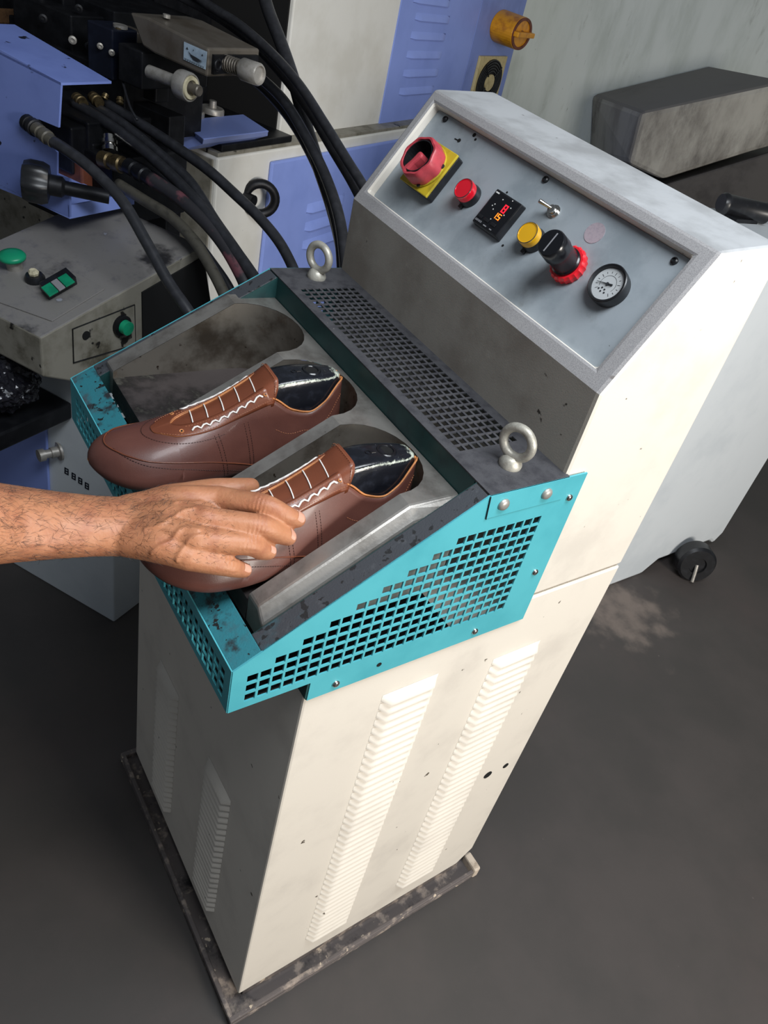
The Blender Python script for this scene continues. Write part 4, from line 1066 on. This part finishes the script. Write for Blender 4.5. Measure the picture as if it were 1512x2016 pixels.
hose('hydraulic_hose', [(210, 205, 1.58), (275, 243, 1.57), (350, 292, 1.55), (410, 335, 1.54), (460, 380, 1.53), (510, 428, 1.52), (552, 480, 1.51), (582, 540, 1.50), (600, 600, 1.5)], .0108, M['hose'], 'rightmost valve-row hose, crossing in front of the dark lifting eye')
hose('hydraulic_hose', [(296, 352, 1.48), (345, 384, 1.475), (398, 430, 1.46), (440, 480, 1.45), (475, 540, 1.44), (500, 600, 1.44)], .0135, M['hosered'], 'thick hose with reddish scuffs from the large brass fitting')
hose('hydraulic_hose', [(232, 362, 1.50), (285, 395, 1.49), (340, 430, 1.48), (385, 478, 1.46), (425, 545, 1.44), (455, 610, 1.43)], .0110, M['hoseolive'], 'olive-grey hose under the thick scuffed one')
hose('hydraulic_hose', [(255, 318, 1.56), (320, 350, 1.55), (380, 400, 1.54), (430, 450, 1.52), (475, 505, 1.50), (520, 580, 1.5)], .0085, M['hose'], 'slim hose between the valve hoses and the thick scuffed hose')
hose('hydraulic_hose', [(330, 420, 1.50), (375, 460, 1.49), (415, 510, 1.48), (455, 570, 1.47), (480, 640, 1.47)], .0075, M['hose'], 'thin hose between the olive-grey hose and the thick scuffed hose')
hose('supply_hose', [(360, -30, 1.75), (410, 10, 1.73), (470, 48, 1.70), (535, 105, 1.67), (590, 168, 1.64), (640, 245, 1.61), (685, 318, 1.58), (720, 375, 1.56), (760, 460, 1.56)], .0105, M['hose'], 'upper hose of the pair arching from the top edge to the console corner')
hose('supply_hose', [(345, -12, 1.78), (420, 28, 1.76), (490, 78, 1.73), (550, 140, 1.70), (605, 212, 1.67), (655, 295, 1.64), (700, 372, 1.61), (745, 470, 1.60)], .0105, M['hose'], 'lower hose of the pair arching from the top edge to the console corner')
hose('supply_hose', [(470, 120, 1.80), (515, 155, 1.76), (560, 200, 1.70), (600, 265, 1.66), (640, 345, 1.62), (668, 430, 1.58), (680, 520, 1.55), (690, 640, 1.55)], .0118, M['hose'], 'inner hose dropping between the plunger and the console side')
hose('supply_hose', [(480, 140, 1.84), (530, 185, 1.80), (575, 240, 1.75), (615, 310, 1.70), (648, 390, 1.66), (668, 470, 1.62), (674, 540, 1.60), (680, 640, 1.60)], .0112, M['hose'], 'hose just left of the inner drop, hugging the louvered blue cover')
hose('supply_hose', [(512, -40, 1.80), (528, 20, 1.79), (555, 90, 1.77), (580, 165, 1.74), (600, 240, 1.71), (625, 320, 1.69), (655, 410, 1.66), (676, 500, 1.64), (685, 600, 1.64)], .0150, M['hose'], 'thickest hose, falling steeply past the edge of the cream cabinet')
hose('signal_cable', [(236, 138, 1.58), (244, 170, 1.57), (256, 210, 1.55), (270, 236, 1.54)], .0025, M['hose'], 'thin wire hanging from the blue solenoid block', 'cable', None)

# ---------------------------------------------------------------- foot pedestal and control box of the blue machine
bc = bco(at(80, 665, 1.25)); AC, BC = bc[0], bc[1]
cb = thing('control_box', 'low grey oil-stained control box with green push buttons, left of the teal hood', 'control box', tuple(W(AC + .2, BC - .2, .60)))
pf = [atb(u, v, BC) for u, v in ((80, 665), (400, 485), (420, 620), (275, 700), (148, 752), (85, 742))]
bm = B(); n_ = len(pf)
left = [p - E2 * .268 for p in pf]
va = [bm.verts.new(p) for p in pf]; vb = [bm.verts.new(p) for p in left]
bm.faces.new(va).material_index = 0; bm.faces.new(vb[::-1])
for i in range(n_):
    f_ = bm.faces.new((va[i], va[(i + 1) % n_], vb[(i + 1) % n_], vb[i])); f_.material_index = 1 if i == 0 else 0
cbody = build('box_body', bm, [M['mcreamdirty'], M['boxtop']], cb, bevel=.003)
tO = pf[0]; tX = -E2; tY = (pf[1] - pf[0]).normalized(); tN = tX.cross(tY); tN = tN if tN.z > 0 else -tN
def ontop(u, v, h=0): return onplane(u, v, tN, tN.dot(tO) + h)
bm = B(); pq = [ontop(u, v) for u, v in ((-20, 590), (103, 634), (206, 571), (50, 480), (-60, 540))]
prism(bm, pq, tN * .0025); build('button_plate', bm, M['boxtop'], cb, bevel=.0008)
bm = B(); c_ = ontop(30, 528, .0025); lathe(bm, [(.013, 0), (.013, .018), (.0002, .018)], c_, tN, 24); g1 = build('push_button', bm, M['zinc'], cb, smooth=40); g1['label'] = 'green mushroom push button'
bm = B(); lathe(bm, [(.012, .017), (.0215, .020), (.0225, .024), (.020, .028), (.010, .0305), (.0002, .031)], c_, tN, 32); build('button_cap', bm, M['green'], g1, smooth=60)
bm = B(); c_ = ontop(70, 552, .0025); lathe(bm, [(.0165, 0), (.0165, .006), (.0135, .012), (.0002, .012)], c_, tN, 24); s1 = build('selector_knob', bm, M['black'], cb, smooth=40); s1['label'] = 'black selector with a broken white centre'
bm = B(); lathe(bm, [(.008, .011), (.009, .016), (.006, .021), (.0002, .020)], c_, tN, 7); build('selector_core', bm, M['ivory'], s1)
bm = B()
q = [ontop(u, v, .0025) for u, v in ((80, 572), (98, 592), (153, 560), (133, 541))]; prism(bm, q, tN * .016); dbp = build('double_push_button', bm, M['black'], cb, bevel=.0015)
q = [ontop(u, v, .0185) for u, v in ((78, 569), (96, 588), (151, 556), (132, 538))]
def lq(x0, x1): return [q[0].lerp(q[3], x0), q[1].lerp(q[2], x0), q[1].lerp(q[2], x1), q[0].lerp(q[3], x1)]
for x0, x1, m, nm in ((.03, .38, 'green', 'push_cap'), (.38, .62, 'greyink', 'lamp_cap'), (.62, .97, 'green', 'push_cap')):
    bm = B(); prism(bm, [c.lerp(sum(lq(x0, x1), Vector()) / 4, .08) for c in lq(x0, x1)], tN * .003); build(nm, bm, M[m], dbp, bevel=.0008)
# right face: plate with two buttons, dark opening behind it
def onr(u, v, h=0): return atb(u, v, BC + h)
bm = B(); prism(bm, [onr(*p) for p in ((143, 648), (265, 600), (267, 678), (145, 714))], E2 * .002); rp = build('button_plate', bm, M['mcreamdirty'], cb)
bm = B(); e_ = [onr(*p, .0022) for p in ((143, 648), (265, 600), (267, 678), (145, 714))]; tube(bm, e_, .0012, 5, closed=True); build('plate_edge', bm, M['dark'], rp)
bm = B(); c_ = onr(238, 640, .002); lathe(bm, [(.020, 0), (.020, .006), (.016, .008), (.0002, .008)], c_, E2, 24); sb_ = build('push_button', bm, M['dark'], cb, smooth=40); sb_['label'] = 'green push button on the side'
bm = B(); lathe(bm, [(.0135, .008), (.0130, .018), (.0002, .019)], c_, E2, 24); build('button_cap', bm, M['green'], sb_, smooth=40)
bm = B(); disc(bm, onr(169, 660, .002), E2, .008, .0015, 16); build('screw_hole', bm, M['hole'], rp)
bm = B(); prism(bm, [onr(*p) for p in ((278, 575), (398, 505), (415, 612), (280, 690))], E2 * .003); build('dark_opening', bm, M['hole'], cb)
# pedestal below
ap = AC + .13
ped = thing('machine_pedestal', 'grey steel pedestal with a violet-blue cover, in shade below the control box', 'pedestal', tuple(W(ap + .2, BC - .2, -LIFT)))
bm = B(); Bx(bm, ap, ap + .45, -1.06, BC + .02, -LIFT, .600); build('pedestal_body', bm, M['palecab'], ped, bevel=.004)
bm = B(); pq = [ata(u, v, ap) for u, v in ((-60, 858), (92, 792), (100, 965), (-60, 1045))]; prism(bm, pq, E1 * -.006); build('cover_panel', bm, M['blue'], ped, bevel=.002)
for u, v in ((112, 805), (118, 888)):
    c_ = ata(u, v, ap); ax_ = (-E1 * .95 - E2 * .35).normalized(); bm = B()
    lathe(bm, [(.020, 0), (.020, .004), (.0115, .005), (.0115, .018), (.009, .019), (.009, .030), (.013, .031), (.013, .042), (.0002, .043)], c_, ax_, 18); build('hinge_bolt', bm, M['zinc'], ped, smooth=35)
# dark printed characters on the pedestal
bm = B()
for k, (u, v) in enumerate(((131, 928), (145, 938), (158, 947), (171, 957))):
    for du, dv, w_, h_ in ((0, -5, 8, 2.2), (0, 0, 8, 2), (0, 5, 8, 2.2), (-3, 0, 2, 11), (3, 1, 2, 9)):
        quadp = [ata(u + x, v + y + x * .55, ap - .0008) for x, y in ((du - w_ / 2, dv - h_ / 2), (du + w_ / 2, dv - h_ / 2), (du + w_ / 2, dv + h_ / 2), (du - w_ / 2, dv + h_ / 2))]
        bm.faces.new([bm.verts.new(p) for p in quadp])
build('painted_characters', bm, M['darkblue'], ped, solid=.0004)
# crumpled black plastic
bm = B(); bmesh.ops.create_icosphere(bm, subdivisions=5, radius=1.0)
cpos = ata(4, 745, ap - .10)
from mathutils import noise as mnoise
for v in bm.verts:
    n = v.co.normalized(); r = 1 + .20 * mnoise.noise(n * 2.2) + .16 * abs(mnoise.noise(n * 5.5)) + .07 * abs(mnoise.noise(n * 13))
    v.co = cpos + Vector((n.x * .057, n.y * .057, n.z * .057)) * r
o = build('plastic_bag', bm, M['bag']); tag(o, 'crumpled shiny black plastic bag at the left edge, below the control box', 'bag')
bcz = bco(cpos)
bm = B(); Bx(bm, bcz[0] - .07, ap, bcz[1] - .30, bcz[1] + .055, bcz[2] - .105, bcz[2] - .068); build('ledge', bm, M['dark'], ped, bevel=.004)

# ================================================================== RIGHT BACKGROUND
# pale cabinet behind the machine
pc = thing('pale_cabinet', 'smooth pale blue-grey cabinet standing behind the machine at the right edge', 'cabinet', (-.8, 1.6, -LIFT))
bm = B(); XC = -.50; yb0, yb1 = 1.10, 2.02
hull2(bm, [Vector((XC, y, z)) for y, z in ((yb0, -LIFT), (1.60, -LIFT), (1.66, .0), (1.95, .0), (1.985, -LIFT + .02), (yb1, .02), (yb1, 1.05), (yb0, 1.05))],
      [Vector((XC - .30, y, z)) for y, z in ((yb0, -LIFT), (1.60, -LIFT), (1.66, .0), (1.95, .0), (1.985, -LIFT + .02), (yb1, .02), (yb1, 1.05), (yb0, 1.05))])
build('cabinet_body', bm, M['palecab'], pc, bevel=.012)
mt = thing('electric_motor', 'small black motor lying on top of the pale cabinet at the right edge', 'motor', (-.74, 1.55, 1.05))
bm = B(); lathe(bm, [(.022, -.08), (.027, -.072), (.027, -.066), (.025, -.062), (.025, .05), (.027, .055), (.027, .062), (.009, .066), (.009, .09), (.0002, .09)], (-.715, 1.56, 1.079), (.35, .9, 0), 24); build('motor_body', bm, M['black'], mt, smooth=35)
bm = B(); box(bm, -.755, -.69, 1.50, 1.60, 1.0505, 1.06); build('motor_foot', bm, M['dark'], mt)
w0 = atz(1360, 1098, .02) + Vector((.02, 0, 0)); bm2 = B()
wt = thing('castor_wheel', 'black castor wheel on the dark floor against the pale cabinet foot', 'wheel', (w0.x, w0.y, -LIFT))
wax = Vector((.80, -.55, .15)).normalized()
lathe(bm2, [(.012, -.035), (.058, -.035), (.066, -.026), (.066, .018), (.058, .027), (.030, .027), (.028, .020), (.0002, .020)], w0, wax, 36); build('tyre', bm2, M['black'], wt, smooth=40)
bm.free(); bm = B(); tube(bm, [w0 + wax * .02, w0 + wax * .03 - Vector((0, 0, .02)), w0 + wax * .045 - Vector((0, 0, .058))], .006, 8); build('axle_pin', bm, M['zinc'], wt, smooth=60)
# concrete block on the wall, dark bench, black object
wn = (-ray(1230, 120)); wn.z = 0; wn.normalize()
rgt = Vector((0, 0, 1)).cross(wn)
WP = at(1200, 150, 3.75)
wc = wn.dot(WP)
def onw(u, v, h=0): return onplane(u, v, wn, wc + h)
bm = B(); pts = [WP - rgt * 3.2, WP + rgt * 2.6]
box(bm, -5.0, 6.0, -.12, 0, FZ, 3.0, lambda x, y, z: Vector((WP.x, WP.y, 0)) + rgt * x + wn * y + Vector((0, 0, z)))
structure('wall_back', bm, M['wall'])
N1, N2 = .62, .02
fr = [onw(u, v, .55) for u, v in ((1264, 222), (1560, 158), (1535, 285), (1480, 300), (1306, 354), (1238, 322))]
bk = [onw(1165, 186, 0), onw(1400, 128, 0), onw(1400, 240, 0), onw(1380, 250, 0), onw(1230, 320, 0), onw(1160, 300, 0)]
bm = B()
va = [bm.verts.new(p) for p in fr]; vb = [bm.verts.new(p) for p in bk]
bm.faces.new(va[::-1]); bm.faces.new(vb)
for i in range(6):
    f_ = bm.faces.new((va[i], va[(i + 1) % 6], vb[(i + 1) % 6], vb[i])); f_.material_index = 1 if i == 0 else 0
bmesh.ops.recalc_face_normals(bm, faces=bm.faces)
o = build('concrete_block', bm, [M['concrete'], M['concretetop']], bevel=.02); tag(o, 'grimy grey concrete block jutting from the back wall at upper right', 'concrete block')
bmn = thing('steel_bench', 'low dark grey bench under the concrete block on the right', 'bench', tuple(Vector((onw(1420, 380, .3).x, onw(1420, 380, .3).y, -LIFT))))
p0 = onw(1200, 392, .53); p1 = onw(1620, 262, .53)
p0 = p0 - Vector((0, 0, .012)); p1 = p1 - Vector((0, 0, .012))
g0, g1 = Vector((p0.x, p0.y, FZ)), Vector((p1.x, p1.y, FZ))
bm = B(); hull2(bm, [g0, g1, p1, p0], [g0 - wn * .50, g1 - wn * .50, p1 - wn * .50, p0 - wn * .50])
build('bench_body', bm, M['benchdark'], bmn, bevel=.01)
#@@LIGHT
# ================================================================== LIGHT
world = bpy.data.worlds.new('world'); scene.world = world; world.use_nodes = True
bg = world.node_tree.nodes['Background']; bg.inputs[0].default_value = (.82, .90, 1.0, 1); bg.inputs[1].default_value = .13
def light(name, kind, loc, target, energy, color, **k):
    d = bpy.data.lights.new(name, kind); d.energy = energy; d.color = color
    for a, b in k.items(): setattr(d, a, b)
    o = bpy.data.objects.new(name, d); COL.objects.link(o); o.location = Vector(loc)
    o.rotation_euler = (Vector(target) - Vector(loc)).to_track_quat('-Z', 'Y').to_euler(); return o
light('doorway_light', 'AREA', (2.8, 1.0, 1.62), (-.1, .25, .8), 92, (1.0, .94, .86), shape='RECTANGLE', size=.9, size_y=.9)
light('roof_light', 'AREA', (.45, .20, 2.35), (-.25, .25, .9), 30, (.90, .95, 1.0), shape='RECTANGLE', size=1.1, size_y=.5)

scene.view_settings.view_transform = 'Standard'
scene.view_settings.look = 'None'
scene.view_settings.exposure = 0.0
scene.view_settings.gamma = 1.0
scene.view_settings.use_curve_mapping = False
